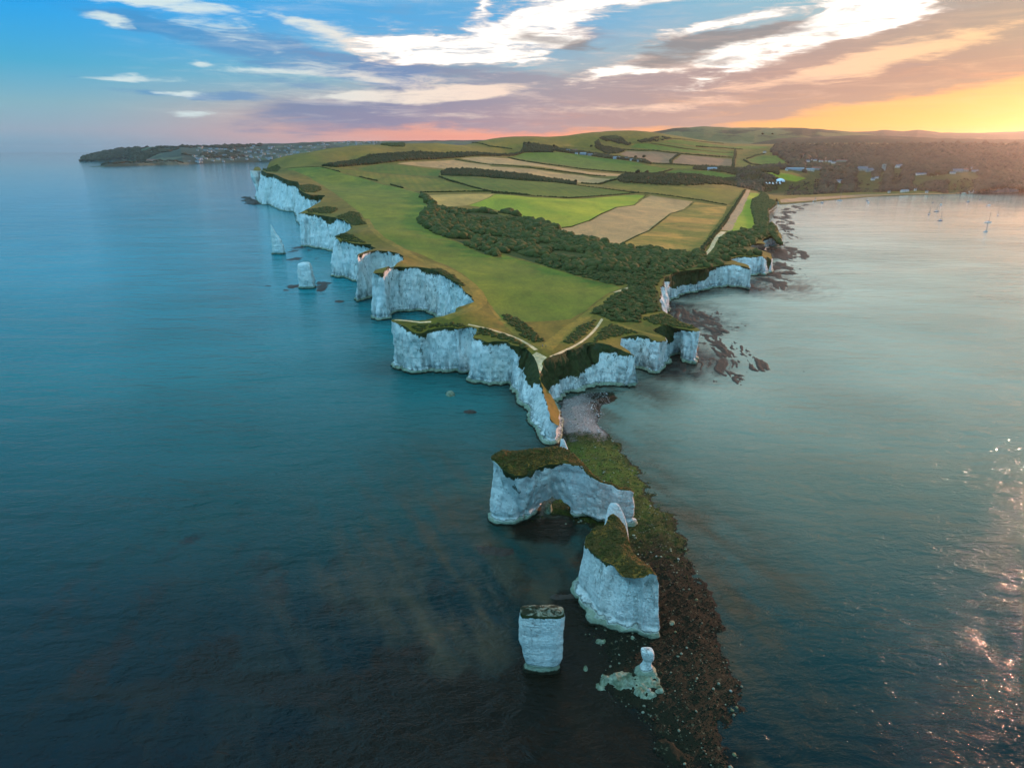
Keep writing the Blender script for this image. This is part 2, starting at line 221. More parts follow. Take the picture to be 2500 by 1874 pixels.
def sdist(x, y, poly, closed=True):
    d = np.full(np.shape(x), 1e9); n = len(poly)
    for i in range(n if closed else n-1):
        ax, ay = poly[i][:2]; bx, by = poly[(i+1) % n][:2]; dx, dy = bx-ax, by-ay; L2 = dx*dx+dy*dy+1e-12
        t = np.clip(((x-ax)*dx+(y-ay)*dy)/L2, 0, 1); d = np.minimum(d, np.hypot(x-ax-t*dx, y-ay-t*dy))
    return np.where(inpoly(x, y, poly), d, -d) if closed else d
# ------------------------------------------------------------------ object helpers
def tag(o, label=None, cat=None, group=None, kind=None):
    if label: o['label'] = label
    if cat: o['category'] = cat
    if group: o['group'] = group
    if kind: o['kind'] = kind
    return o
def mesh(name, V, Fs, mats, attrs=None, smooth=True, mi=None):
    me = bpy.data.meshes.new(name); V = np.asarray(V, np.float32)
    if isinstance(Fs, np.ndarray):
        k = Fs.shape[1]; me.vertices.add(len(V)); me.vertices.foreach_set('co', V.ravel())
        me.loops.add(Fs.size); me.loops.foreach_set('vertex_index', Fs.ravel().astype(np.int32))
        me.polygons.add(len(Fs)); me.polygons.foreach_set('loop_start', np.arange(0, Fs.size, k, dtype=np.int32))
        try: me.polygons.foreach_set('loop_total', np.full(len(Fs), k, np.int32))
        except Exception: pass
        me.update(calc_edges=True); me.validate()
    else:
        me.from_pydata([tuple(map(float, v)) for v in V], [], Fs); me.update()
    for m in (mats if isinstance(mats, (list, tuple)) else [mats]): me.materials.append(m)
    if mi is not None: me.polygons.foreach_set('material_index', np.asarray(mi, np.int32))
    if smooth: me.polygons.foreach_set('use_smooth', np.ones(len(me.polygons), bool))
    for k, a in (attrs or {}).items():
        a = np.asarray(a, np.float32)
        if a.ndim == 1: me.attributes.new(k, 'FLOAT', 'POINT').data.foreach_set('value', a)
        else:
            if a.shape[1] == 3: a = np.concatenate([a, np.ones((len(a), 1), np.float32)], 1)
            me.attributes.new(k, 'FLOAT_COLOR', 'POINT').data.foreach_set('color', a.ravel())
    return me
def obj(name, me, parent=None, loc=None):
    o = bpy.data.objects.new(name, me); COL.objects.link(o)
    if parent: o.parent = parent
    if loc is not None: o.location = loc
    return o
def empty(name, loc=(0, 0, 0), rz=0.):
    o = bpy.data.objects.new(name, None); COL.objects.link(o); o.location = loc; o.rotation_euler = (0, 0, rz); o.empty_display_size = .5; return o
def dup(root, loc, rz, label=None, sc=None):
    r = root.copy(); COL.objects.link(r); r.location = loc; r.rotation_euler = (0, 0, rz)
    if sc: r.scale = sc
    if label: r['label'] = label
    for ch in root.children:
        c = ch.copy(); COL.objects.link(c); c.parent = r
        for g in ch.children:
            d = g.copy(); COL.objects.link(d); d.parent = c
    return r
# ------------------------------------------------------------------ materials
def mat(name):
    m = bpy.data.materials.new(name); m.use_nodes = True; t = m.node_tree; n = N(t); b = t.nodes['Principled BSDF']; b.inputs['Roughness'].default_value = .9
    b.inputs['Specular IOR Level'].default_value = .2
    return m, n, b
def gpos(n): return n.new('ShaderNodeNewGeometry').outputs['Position']
def attr(n, k, o='Fac'): return n.new('ShaderNodeAttribute', attribute_name=k).outputs[o]
def bump(n, b, h, dist, st=1.):
    u = n.new('ShaderNodeBump'); u.inputs['Strength'].default_value = st; u.inputs['Distance'].default_value = dist; n.put(u.inputs['Height'], h); n.put(b.inputs['Normal'], u.outputs[0])
def plain(name, col, rough=.8):
    m, n, b = mat(name); p = gpos(n); f = n.noise(p, .6, 3)
    n.put(b.inputs['Base Color'], n.mix(f, tuple(c*.75 for c in col[:3])+(1,), tuple(min(1, c*1.2) for c in col[:3])+(1,))); b.inputs['Roughness'].default_value = rough; return m
def grass_mat(name, a, bcol, ccol, s1=.02, s2=.3, stripe=None, bdist=.25, patch=.5, warm=(1.55, 1.2, .58, 1)):
    m, n, b = mat(name); p = gpos(n)
    f1 = n.noise(p, s1, 5, .6, .8); f2 = n.noise(p, s2, 4, .7)
    c = n.mix(n.ramp(f1, [(.5-patch*.22, 0.), (.5+patch*.22, 1.)]), a, bcol)
    c = n.mix(n.m('MULTIPLY', n.ramp(f2, [(.42, 0.), (.7, 1.)]), .55), c, ccol)
    if stripe is not None:
        v = n.new('ShaderNodeVectorMath', operation='DOT_PRODUCT'); n.put(v.inputs[0], p); v.inputs[1].default_value = (math.cos(stripe[0]), math.sin(stripe[0]), 0)
        s = n.m('SINE', n.m('ADD', n.m('MULTIPLY', v.outputs['Value'], 2*math.pi/stripe[1]), n.m('MULTIPLY', f1, 2.)))
        c = n.mix(n.m('MULTIPLY', n.m('MULTIPLY_ADD', s, .5, .5), stripe[2]*1.6), c, ccol)
    f3 = n.noise(n.map(p, rot=(0, 0, .5), sc=(1, .45, 1)), s2*.4, 6, .72, .6)
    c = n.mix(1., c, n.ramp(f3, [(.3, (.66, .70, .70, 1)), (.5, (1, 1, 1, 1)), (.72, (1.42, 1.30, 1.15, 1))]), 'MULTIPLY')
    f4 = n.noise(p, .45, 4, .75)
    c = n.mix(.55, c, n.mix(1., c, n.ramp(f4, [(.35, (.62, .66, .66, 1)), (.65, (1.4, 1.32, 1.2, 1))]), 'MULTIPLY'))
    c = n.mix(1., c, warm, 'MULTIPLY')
    n.put(b.inputs['Base Color'], c)
    bump(n, b, n.m('ADD', f2, n.m('MULTIPLY', n.noise(p, 1.6, 3, .7), .5)), bdist, .6)
    return m
def G(r, g, b): return (r, g, b, 1)
M = {}
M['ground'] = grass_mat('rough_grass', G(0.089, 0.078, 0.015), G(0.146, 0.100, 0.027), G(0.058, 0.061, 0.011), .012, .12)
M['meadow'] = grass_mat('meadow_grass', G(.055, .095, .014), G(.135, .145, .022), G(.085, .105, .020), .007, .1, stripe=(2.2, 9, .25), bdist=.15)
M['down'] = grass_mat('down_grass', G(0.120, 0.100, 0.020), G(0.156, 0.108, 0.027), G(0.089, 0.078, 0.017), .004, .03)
M['fgreen'] = grass_mat('field_green', G(0.063, 0.108, 0.015), G(0.089, 0.130, 0.017), G(0.058, 0.091, 0.014), .006, .06, stripe=(.3, 14, .35), bdist=.05)
M['fdark'] = grass_mat('field_dark_green', G(0.052, 0.087, 0.014), G(0.068, 0.095, 0.015), G(0.094, 0.095, 0.020), .006, .05, stripe=(.2, 18, .3), bdist=.05)
M['fbright'] = grass_mat('field_bright_green', G(.125, .19, .018), G(.27, .25, .03), G(.15, .20, .022), .005, .03, stripe=(1.0, 16, .3), bdist=.05)
M['folive'] = grass_mat('field_olive', G(0.120, 0.108, 0.020), G(0.167, 0.117, 0.027), G(0.089, 0.091, 0.018), .006, .05, stripe=(.2, 16, .3), bdist=.05)
M['ftan'] = grass_mat('field_stubble', G(0.450, 0.265, 0.120), G(0.388, 0.225, 0.104), G(0.338, 0.206, 0.088), .006, .05, stripe=(.9, 12, .35), bdist=.05, warm=(1.22, .98, .82, 1))
M['fpale'] = grass_mat('field_straw', G(0.413, 0.265, 0.080), G(0.312, 0.216, 0.060), G(0.350, 0.235, 0.072), .006, .04, stripe=(.2, 15, .4), bdist=.05, warm=(1.22, .98, .82, 1))
M['fmix'] = grass_mat('field_fallow', G(.10, .095, .024), G(.34, .17, .065), G(.20, .15, .05), .012, .07, stripe=(1.05, 20, .2), patch=.35)
M['fplough'] = grass_mat('field_ploughed', G(0.300, 0.167, 0.096), G(0.250, 0.142, 0.080), G(0.213, 0.118, 0.068), .006, .05, stripe=(.7, 22, .5), bdist=.05, warm=(1.22, .98, .82, 1))
M['chalkpath'] = grass_mat('chalk_path', G(0.650, 0.441, 0.272), G(0.500, 0.323, 0.176), G(0.750, 0.539, 0.368), .1, .6, bdist=.05, warm=(1.22, .98, .82, 1))
M['worn'] = grass_mat('worn_path', G(0.151, 0.108, 0.029), G(0.188, 0.130, 0.038), G(0.094, 0.087, 0.019), .06, .3, bdist=.05)
M['lane'] = grass_mat('lane_surface', G(0.375, 0.235, 0.136), G(0.300, 0.186, 0.104), G(0.450, 0.294, 0.176), .05, .4, bdist=.05, warm=(1.22, .98, .82, 1))
M['sand'] = grass_mat('beach_sand', G(0.425, 0.235, 0.136), G(0.325, 0.176, 0.104), G(0.250, 0.147, 0.096), .01, .1, bdist=.05, warm=(1.22, .98, .82, 1))
M['wood'] = grass_mat('woodland_floor', G(.03, .04, .012), G(.045, .05, .015), G(.06, .05, .018), .03, .2)
M['scrubland'] = grass_mat('scrubby_ground', G(.05, .055, .014), G(.09, .075, .022), G(.035, .042, .012), .03, .2)
def chalk_mat(name, veg=True, plinth=2.6):
    m, n, b = mat(name); p = gpos(n); sx = n.new('ShaderNodeSeparateXYZ'); n.l.new(p, sx.inputs[0]); z = sx.outputs[2]
    pv = n.map(p, sc=(1, 1, .18)); ph = n.map(p, sc=(.12, .12, 1.4))
    big = n.noise(n.map(p, sc=(1, 1, .4)), .09, 4, .6)
    streak = n.noise(pv, .55, 5, .65, .4); bed = n.noise(ph, .9, 4, .6, .25); fine = n.noise(p, 1.3, 6, .7)
    c = n.mix(n.ramp(big, [(.35, 0.), (.68, 1.)]), G(.93, .88, .82), G(.80, .75, .66))
    c = n.mix(n.m('MULTIPLY', n.ramp(streak, [(.52, 0.), (.72, 1.)]), n.m('MULTIPLY_ADD', attr(n, 'stain'), .36, .10)), c, G(.40, .42, .39))
    c = n.mix(n.m('MULTIPLY', n.ramp(fine, [(.55, 0.), (.74, 1.)]), .5), c, G(.36, .38, .36))
    # flint courses and cracks
    c = n.mix(n.m('MULTIPLY', n.ramp(bed, [(.49, 0.), (.5, 1.), (.51, 0.)]), n.ramp(fine, [(.45, 0.), (.65, .6)])), c, G(.16, .17, .15))
    crack = n.new('ShaderNodeTexVoronoi', feature='DISTANCE_TO_EDGE'); n.put(crack.inputs['Vector'], n.map(p, sc=(.22, .22, .12))); crack.inputs['Scale'].default_value = 1.
    wv = n.new('ShaderNodeTexNoise'); n.put(wv.inputs['Vector'], p); wv.inputs['Scale'].default_value = .5; wv.inputs['Detail'].default_value = 4
    av = n.new('ShaderNodeVectorMath', operation='MULTIPLY_ADD'); n.put(av.inputs[0], wv.outputs[1]); av.inputs[1].default_value = (1.9, 1.9, 1.5); n.put(av.inputs[2], n.map(p, sc=(.22, .22, .12))); n.put(crack.inputs['Vector'], av.outputs[0])
    cr = n.m('MULTIPLY', n.ramp(crack.outputs[0], [(0., 1.), (.017, 0.)]), n.m('MULTIPLY', n.ramp(streak, [(.42, 0.), (.58, .9)]), n.ramp(big, [(.35, .4), (.6, 1.)])))
    c = n.mix(cr, c, G(.12, .13, .12))
    # weathered dark staining low on some faces
    st = n.m('MULTIPLY', n.ramp(n.m('DIVIDE', z, 14.), [(.1, 1.), (.8, 0.)]), n.ramp(n.noise(pv, .22, 6, .78, .8), [(.47, 0.), (.56, .9)]))
    c = n.mix(n.m('MULTIPLY', st, attr(n, 'stain')), c, G(.10, .13, .13))
    if veg:
        va = attr(n, 'veg'); nz = n.m('MULTIPLY_ADD', n.noise(n.map(p, sc=(1, 1, .5)), .09, 4, .7, .8), .55, n.m('MULTIPLY', n.noise(n.map(p, sc=(1, 1, .55)), .32, 6, .75, .5), .5))
        f = n.ramp(n.m('ADD', va, n.m('MULTIPLY', n.m('SUBTRACT', nz, .5), 2.3)), [(.5, 0.), (.56, 1.)])
        gcol = n.mix(n.noise(p, .5, 4), G(.028, .042, .010), G(.085, .075, .022))
        c = n.mix(f, c, gcol)
        scat = n.m('MAXIMUM', n.ramp(n.noise(n.map(p, sc=(1, 1, .7)), .75, 4, .7), [(.625, 0.), (.65, 1.)]), n.ramp(n.noise(n.map(p, sc=(1, 1, .6)), .2, 6, .75), [(.595, 0.), (.61, 1.)]))
        c = n.mix(n.m('MULTIPLY', scat, attr(n, 'tuft')), c, G(.05, .065, .03))
    # tidal foot: green algae, dark wet weed at the waterline
    zz = n.m('ADD', z, n.m('MULTIPLY', n.m('SUBTRACT', n.noise(p, .35, 4), .5), 1.6))
    alg = n.ramp(n.m('DIVIDE', zz, plinth*2), [(.36, 1.), (.46, 0.)])
    c = n.mix(n.m('MULTIPLY', alg, .85), c, n.mix(fine, G(.17, .23, .12), G(.34, .36, .22)))
    c = n.mix(n.ramp(n.m('DIVIDE', zz, plinth*2), [(.40, 0.), (.43, .8), (.47, 0.)]), c, G(.07, .08, .06))
    c = n.mix(n.ramp(zz, [(.65, 1.), (1.05, 0.)]), c, G(.03, .026, .012))
    n.put(b.inputs['Base Color'], c)
    bump(n, b, n.m('SUBTRACT', n.m('ADD', n.m('MULTIPLY', streak, 1.), n.m('ADD', n.m('MULTIPLY', bed, .4), fine)), n.m('MULTIPLY', cr, .8)), 1.2, 1.)
    return m
M['chalk'] = chalk_mat('chalk')
def leaf_mat(name, a, b_, c_, sc=.35):
    m, n, b = mat(name); p = gpos(n); oi = n.new('ShaderNodeObjectInfo').outputs['Random']
    f = n.noise(p, sc*.25, 3); g = n.noise(p, sc*3, 4, .7)
    c = n.mix(n.ramp(f, [(.35, 0.), (.65, 1.)]), a, b_); c = n.mix(n.m('MULTIPLY', n.ramp(g, [(.45, 0.), (.7, 1.)]), .8), c, c_)
    c = n.mix(n.m('MULTIPLY', oi, .35), c, b_)
    n.put(b.inputs['Base Color'], c); bump(n, b, g, .6, 1.); return m
M['leaf'] = leaf_mat('bush_leaves', G(.026, .036, .008), G(.100, .080, .018), G(.060, .078, .014))
M['hedge'] = leaf_mat('hedge_leaves', G(0.027, 0.034, 0.007), G(0.044, 0.040, 0.008), G(0.037, 0.045, 0.008))
M['trees'] = leaf_mat('tree_leaves', G(0.020, 0.022, 0.006), G(0.065, 0.040, 0.010), G(0.056, 0.055, 0.010), .06)
M['scrub'] = leaf_mat('scrub_leaves', G(0.050, 0.055, 0.009), G(0.088, 0.060, 0.013), G(0.062, 0.070, 0.012), .8)
M['cap'] = grass_mat('cliff_top_turf', G(.030, .040, .010), G(.13, .072, .022), G(.022, .030, .008), .10, .8, bdist=.5, patch=.3)
# ------------------------------------------------------------------ noise-displaced cliff wall
def resample(nodes, closed, dsf):
    P_ = []; n = len(nodes); rng = range(n if closed else n-1)
    for i in rng:
        a = nodes[i]; b = nodes[(i+1) % n]; L = math.hypot(b[0]-a[0], b[1]-a[1]); D = max(60, min(a[1], b[1])); k = max(1, int(round(L/(D*dsf))))
        for j in range(k): t = j/k; P_.append([a[q]+(b[q]-a[q])*t for q in range(len(a))])
    if not closed: P_.append(list(nodes[-1]))
    return np.array(P_)
def smooth2(a, k, closed):
    for _ in range(k):
        if closed: a = .25*np.roll(a, 1, 0)+.5*a+.25*np.roll(a, -1, 0)
        else: a = np.concatenate([a[:1], .25*a[:-2]+.5*a[1:-1]+.25*a[2:], a[-1:]])
    return a
def prep(nodes, closed, dsf, sign=1., jit=1.):
    """nodes (x,y,z,base,veg) -> top xy, z, base xy, veg with the line roughened"""
    xy = np.array([q[:2] for q in nodes]); nn = len(xy)
    # node normals
    if closed: tg = np.roll(xy, -1, 0)-np.roll(xy, 1, 0)
    else: tg = np.gradient(xy, axis=0)
    tg /= np.linalg.norm(tg, axis=1)[:, None]+1e-9; nr = np.stack([tg[:, 1], -tg[:, 0]], 1)*sign
    rows = []
    for i, q in enumerate(nodes):
        b = q[3]; bx, by = (b if isinstance(b, tuple) else (q[0]+nr[i, 0]*b, q[1]+nr[i, 1]*b))
        rows.append((q[0], q[1], q[2], bx, by, q[4]))
    R = resample(rows, closed, dsf); top = smooth2(R[:, :2], 2, closed); base = smooth2(R[:, 3:5], 8, closed)
    if closed: tg = np.roll(top, -1, 0)-np.roll(top, 1, 0)
    else: tg = np.gradient(top, axis=0)
    tg = smooth2(tg, 4, closed); tg /= np.linalg.norm(tg, axis=1)[:, None]+1e-9; nr = np.stack([tg[:, 1], -tg[:, 0]], 1)*sign
    D = R[:, 1:2]
    j = fbm(top[:, 0]*.12, top[:, 1]*.12, 0, 4, 5)[:, None]*1.6*jit
    top = top+nr*j; base = base+nr*j
    return top, R[:, 2], base, R[:, 5], nr
def wall(top, z, base, veg, nr, closed, rows, amp=1., plinth=1.3, zb=-1.5, stain=1., ph=2.4):
    n = len(top); ts = np.linspace(0, 1, rows)
    # more rows near the foot
    t = ts[:, None]; Z = z[None]*(1-t)+zb*t
    B = top[None]+(base-top)[None]*(t[..., None])
    X = B[..., 0]; Y = B[..., 1]; env = np.clip(t*7, 0, 1)*np.clip(z[None]/14, .25, 1.6)
    fl = fbm(X*.10, Y*.10, Z*.035, 4, 11)*2.6+(.5-np.abs(fbm(X*.22, Y*.22, Z*.06, 3, 21)))*1.2-.5
    bd = fbm(X*.05, Y*.05, Z*.6, 3, 31)*.3; fi = fbm(X*.6, Y*.6, Z*.45, 4, 41)*.75
    cl = -np.clip(.10-np.abs(fbm(X*.055, Y*.055, Z*.008, 3, 101)), 0, 1)*26*np.clip(1-t*.35, 0, 1)
    d = (fl+bd+fi+cl)*env*amp
    foot = np.clip((ph+fbm(X*.2, Y*.2, 0, 3, 51)*.7-Z)/.5, 0, 1); d = d+foot*plinth*(1+.6*fbm(X*.35, Y*.35, Z*.6, 3, 61))
    d = d-np.exp(-((Z-ph-.5)/.6)**2)*.5*min(1, plinth)
    X = X+nr[None, :, 0]*d; Y = Y+nr[None, :, 1]*d; V = np.stack([X, Y, np.broadcast_to(Z, X.shape)], -1).reshape(-1, 3)
    m = n if closed else n-1; i = np.arange(m); i2 = (i+1) % n; Fs = []
    for r in range(rows-1): Fs.append(np.stack([r*n+i, r*n+i2, (r+1)*n+i2, (r+1)*n+i], 1))
    Fs = np.concatenate(Fs)
    va = np.clip(.5+(np.where(veg < .4, veg*.6, veg)[None]*z[None]-t*(z[None]-zb))/np.clip(z[None]*.22, 3.2, 12.), 0, 1)*np.ones_like(X)
    va = np.where(veg[None] <= .001, 0, va)
    tuft = np.clip(1.15-t*1.0, 0, 1)*np.ones_like(X)*np.clip(.25+veg[None]*8, 0, 1)
    return V, Fs, {'veg': va.ravel(), 'tuft': tuft.ravel(), 'stain': np.full(V.shape[0], stain, np.float32)}
# ================================================================== LARGE STRUCTURE
# ---- mainland
DSF = 1/750
ct, cz, cb, cv, cnr = prep(COAST, False, DSF)
cz = TH(ct[:, 0], ct[:, 1]); cz = np.where(cz < 1, .8, cz)
signed = sum(ALL[i][0]*ALL[(i+1) % len(ALL)][1]-ALL[(i+1) % len(ALL)][0]*ALL[i][1] for i in range(len(ALL)))
# coast runs with the sea on its right hand when outward = (ty,-tx)
hid = [q[:2] for q in HID]; hr = []
for a, b in zip([tuple(ct[-1])]+hid, hid+[tuple(ct[0])]):
    L = math.hypot(b[0]-a[0], b[1]-a[1]); k = max(1, int(L/120)); hr += [(a[0]+(b[0]-a[0])*j/k, a[1]+(b[1]-a[1])*j/k) for j in range(1 if a is not None else 0, k)]+([b] if b != tuple(ct[0]) else [])
loop = [tuple(p) for p in ct]+hr
FIELDS = []   # (name, material, world polygon, label)
def fld(mt, parts, label, name='field', lab=None):
    pts = []
    for cr, l in parts: pts += [cr(*p) for p in l]
    FIELDS.append((name, M[mt], drape(pts)[:, :2], label))
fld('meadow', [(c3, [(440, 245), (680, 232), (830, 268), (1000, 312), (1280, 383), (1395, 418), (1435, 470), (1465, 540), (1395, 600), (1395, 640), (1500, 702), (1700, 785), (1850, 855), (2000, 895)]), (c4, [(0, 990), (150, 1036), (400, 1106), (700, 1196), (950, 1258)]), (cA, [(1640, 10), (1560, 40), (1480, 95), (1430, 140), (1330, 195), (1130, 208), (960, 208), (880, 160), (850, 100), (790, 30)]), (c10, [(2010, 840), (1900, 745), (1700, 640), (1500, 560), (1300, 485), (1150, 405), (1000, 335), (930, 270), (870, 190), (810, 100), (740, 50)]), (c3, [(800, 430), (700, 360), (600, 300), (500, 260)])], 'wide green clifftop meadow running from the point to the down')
fld('fpale', [(c3, [(1458, 434), (1700, 427), (1945, 423), (1850, 470), (1740, 507), (1540, 519), (1500, 480)])], 'straw coloured field corner beside the scrub wood')
fld('fbright', [(c3, [(1752, 507), (1858, 470), (1955, 424)]), (c4, [(40, 552), (300, 576), (560, 588), (700, 585), (1000, 562), (1120, 557), (1175, 562), (1095, 633), (955, 652), (850, 697), (750, 752), (620, 796), (540, 803), (410, 778), (235, 733), (205, 700), (100, 683)])], 'bright green field in the middle of the headland')
fld('ftan', [(c4, [(1225, 562), (1550, 609), (1485, 668), (1378, 698), (1285, 766), (1210, 828), (1098, 877), (990, 932), (870, 924), (780, 900), (700, 880), (640, 874), (490, 835), (545, 814), (622, 804), (762, 758), (862, 702), (962, 660), (1102, 640), (1165, 598)])], 'pale stubble field with faint green flecks')
fld('fmix', [(c4, [(1568, 614), (1812, 648), (1795, 700), (1690, 850), (1590, 985), (1530, 1012), (1400, 1003), (1200, 963), (1008, 938), (1113, 884), (1228, 834), (1302, 772), (1393, 704), (1502, 674)])], 'patchy brown and green fallow field')
fld('folive', [(c4, [(870, 483), (1000, 468), (1250, 494), (1500, 504), (1800, 510), (1935, 514), (1895, 580), (1822, 628), (1640, 597), (1400, 563), (1270, 544), (1000, 508)])], 'olive pasture beside the long wood strip')
fld('fdark', [(c3, [(1570, 297), (1800, 309), (2212, 336)]), (c4, [(490, 469), (640, 486), (900, 518), (1070, 543), (900, 558), (600, 572), (350, 563)]), (c3, [(2212, 430), (1940, 401), (1700, 346), (1565, 303)])], 'dark green field below the tree strip')
fld('folive', [(c3, [(1545, 315), (1690, 359), (1880, 403), (1430, 404), (1370, 398), (1280, 374), (1000, 302), (830, 259), (730, 240), (940, 257), (1300, 288)])], 'olive brown field in a long wedge')
fld('fdark', [(c3, [(960, 237), (1100, 213), (1240, 215), (1555, 251), (1530, 296), (1300, 284), (960, 252)])], 'dark green narrow field under the pale stubble')
fld('ftan', [(c3, [(1235, 205), (1350, 192), (1650, 181), (1900, 217)]), (c4, [(0, 337), (300, 354), (700, 404), (960, 432), (850, 467), (690, 462), (500, 427), (300, 407), (0, 374)]), (c3, [(1590, 244)])], 'long pale stubble field')
fld('ftan', [(c3, [(1695, 166), (1980, 160)]), (c4, [(0, 268), (130, 274), (400, 323), (760, 378), (1080, 397), (1075, 413), (890, 408), (700, 386), (400, 341), (0, 317)]), (c3, [(1900, 207)])], 'upper pale stubble strip')
fld('fgreen', [(c4, [(150, 260), (225, 238), (520, 226), (700, 249), (950, 280), (1200, 329), (1370, 353), (1240, 386), (1080, 378), (700, 350), (400, 305)])], 'green field below the farm houses')
fld('fplough', [(c4, [(990, 240), (1045, 216), (1250, 219), (1440, 241), (1372, 290), (1368, 314), (1200, 300), (1100, 276)])], 'reddish brown field left of the hedge')
fld('fplough', [(c4, [(1465, 247), (1600, 254), (1852, 279), (1858, 331), (1700, 331), (1405, 311), (1402, 290)])], 'reddish brown field right of the hedge')
fld('fgreen', [(c4, [(1065, 188), (1110, 163), (1200, 161), (1500, 206), (1865, 238), (1865, 253), (1700, 243), (1480, 222), (1250, 205)])], 'green field on the foot of the down')
fld('fdark', [(c4, [(1230, 157), (1315, 150), (1560, 186), (1865, 217), (1865, 233), (1500, 199)])], 'darker green strip on the down')
fld('fgreen', [(c4, [(1315, 143), (1400, 131), (1650, 157), (1920, 190), (1890, 198), (1750, 188), (1600, 182), (1500, 166)])], 'green upper field of the down')
fld('folive', [(c4, [(1295, 332), (1400, 328), (1560, 337), (1650, 346), (1560, 357), (1400, 349)])], 'olive strip field')
fld('fgreen', [(c4, [(1300, 397), (1400, 365), (1700, 373), (1940, 401), (1900, 410), (1500, 400)])], 'flat green field before the wood')
fld('fbright', [(c4, [(1995, 543), (2055, 543), (2080, 570), (2015, 620), (2005, 680), (2050, 730), (2045, 798), (1990, 811), (1815, 855), (1860, 780), (1925, 660)])], 'yellow green field by the lane over the bay')
fld('fgreen', [(c4, [(1975, 280), (2100, 253), (2212, 258), (2300, 300), (2212, 313), (2100, 322), (2005, 300)])], 'small green field by the village')
fld('folive', [(c4, [(1885, 300), (1920, 283), (1975, 312), (2035, 332), (1920, 342)])], 'small olive field by the village')
fld('fbright', [(c7, [(0, 458), (60, 463), (130, 473), (530, 492), (450, 513), (300, 498), (120, 480), (0, 470)])], 'sunlit grass strip behind the tents')
fld('fgreen', [(c7, [(865, 528), (1000, 542), (1130, 551), (1000, 572), (920, 560)])], 'grass opening in the wood')
fld('fgreen', [(c7, [(1345, 483), (1500, 473), (1640, 458), (1825, 467), (1815, 493), (1650, 517), (1450, 537), (1335, 537), (1365, 513)])], 'grass field before the white houses')
fld('folive', [(c7, [(755, 447), (820, 447), (845, 478), (800, 487)])], 'small clearing in the village wood')
fld('fgreen', [(c7, [(0, 245), (120, 240), (250, 252), (160, 265), (0, 262)])], 'green strip left of the wooded knoll')
fld('down', [(c3, [(420, 240), (560, 225), (680, 222), (800, 200), (920, 185), (1000, 155), (1180, 135), (1350, 120), (1700, 126), (1950, 136), (2110, 118)]), (c4, [(60, 200), (250, 175), (500, 190), (560, 180), (800, 190), (800, 145), (850, 105), (1050, 100), (1060, 155), (1300, 100), (1400, 120), (1790, 157), (1780, 153), (1600, 131), (1400, 97), (1250, 76), (1090, 66), (900, 70), (700, 86), (500, 108), (250, 113), (0, 127)]), (c3, [(1780, 60), (1500, 63), (1300, 67), (1100, 73), (900, 83), (700, 106), (500, 147), (350, 192), (270, 215)])], 'dry grass on the long down', 'down')
fld('wood', [(c3, [(1412, 425), (1450, 445), (1520, 525), (1600, 524), (1800, 548), (1990, 564), (2080, 579), (2140, 614)]), (c4, [(0, 694), (100, 690), (195, 705), (228, 740), (400, 785), (525, 810), (470, 832), (640, 880), (800, 907), (900, 937), (1000, 945), (1200, 971), (1400, 1011), (1530, 1020), (1600, 993), (1640, 1020), (1500, 1080), (1400, 1130), (1300, 1200), (1250, 1264)]), (cA, [(1860, 40), (1868, 110), (1880, 140), (1760, 165), (1740, 212), (1620, 212), (1535, 182), (1475, 160), (1455, 135), (1530, 70), (1660, 25)]), (c4, [(1050, 1250), (960, 1250), (700, 1186), (400, 1096), (150, 1026), (0, 981)]), (c3, [(2000, 885), (1850, 845), (1700, 775), (1500, 697), (1402, 638), (1402, 602), (1473, 540), (1443, 470)])], 'dark ground under the scrub wood', 'woodland_floor')
fld('scrubland', [(c4, [(1655, 1022), (1725, 940), (1800, 868), (1990, 822), (2045, 806)]), (c1, [(1560, 60), (1690, 30), (1735, 70), (1770, 140), (1690, 150), (1580, 190), (1540, 230), (1440, 250), (1590, 310), (1600, 370), (1470, 375), (1350, 370), (1230, 395), (1200, 460), (1000, 495), (760, 525), (650, 545), (560, 590), (520, 600), (600, 480)])], 'dark scrubby ground over the bay cliffs', 'woodland_floor')
fld('wood', [(c7, [(110, 580), (300, 625), (500, 620), (950, 598), (1500, 590), (2212, 582), (2690, 575), (2690, 250), (2212, 245), (1300, 245), (700, 250), (300, 240), (255, 275), (460, 395), (480, 410), (0, 425), (0, 450), (530, 487), (540, 495), (450, 520), (300, 505), (0, 475), (0, 560)])], 'wooded ground behind the bay', 'woodland_floor')
fld('sand', [(c7, [(332, 655), (480, 640), (700, 634), (950, 616), (1300, 607), (1700, 602), (2212, 592), (2690, 583), (2690, 587), (2212, 596), (1700, 607), (1300, 614), (1000, 628), (800, 643), (600, 660), (420, 676), (340, 680)])], 'pale sand beach', 'beach')
fld('chalkpath', [(c2, [(880, 385), (935, 350), (1045, 410), (1000, 450), (985, 480), (1010, 520), (985, 550), (962, 600), (952, 560), (945, 500), (915, 440)])], 'bare chalk patch at the neck of the point', 'bare_chalk')
def strip(mt, cr, l, w, label, name='path', w2=None):
    q = drape([cr(*p) for p in l])[:, :2]
    pts = [q[0]]
    for a, b in zip(q[:-1], q[1:]):
        k = max(1, int(np.linalg.norm(b-a)/8)); pts += [a+(b-a)*j/k for j in range(1, k+1)]
    q = np.array(pts); q = smooth2(q, 3, False); tg = np.gradient(q, axis=0); tg /= np.linalg.norm(tg, axis=1)[:, None]+1e-9; nr = np.stack([tg[:, 1], -tg[:, 0]], 1)
    ww = np.linspace(w, w if w2 is None else w2, len(q))[:, None]*(1+.35*fbm(q[:, 0]*.1, q[:, 1]*.1, 0, 3, 3)[:, None])/2
    FIELDS.append((name, M[mt], np.concatenate([q+nr*ww, (q-nr*ww)[::-1]]), label))
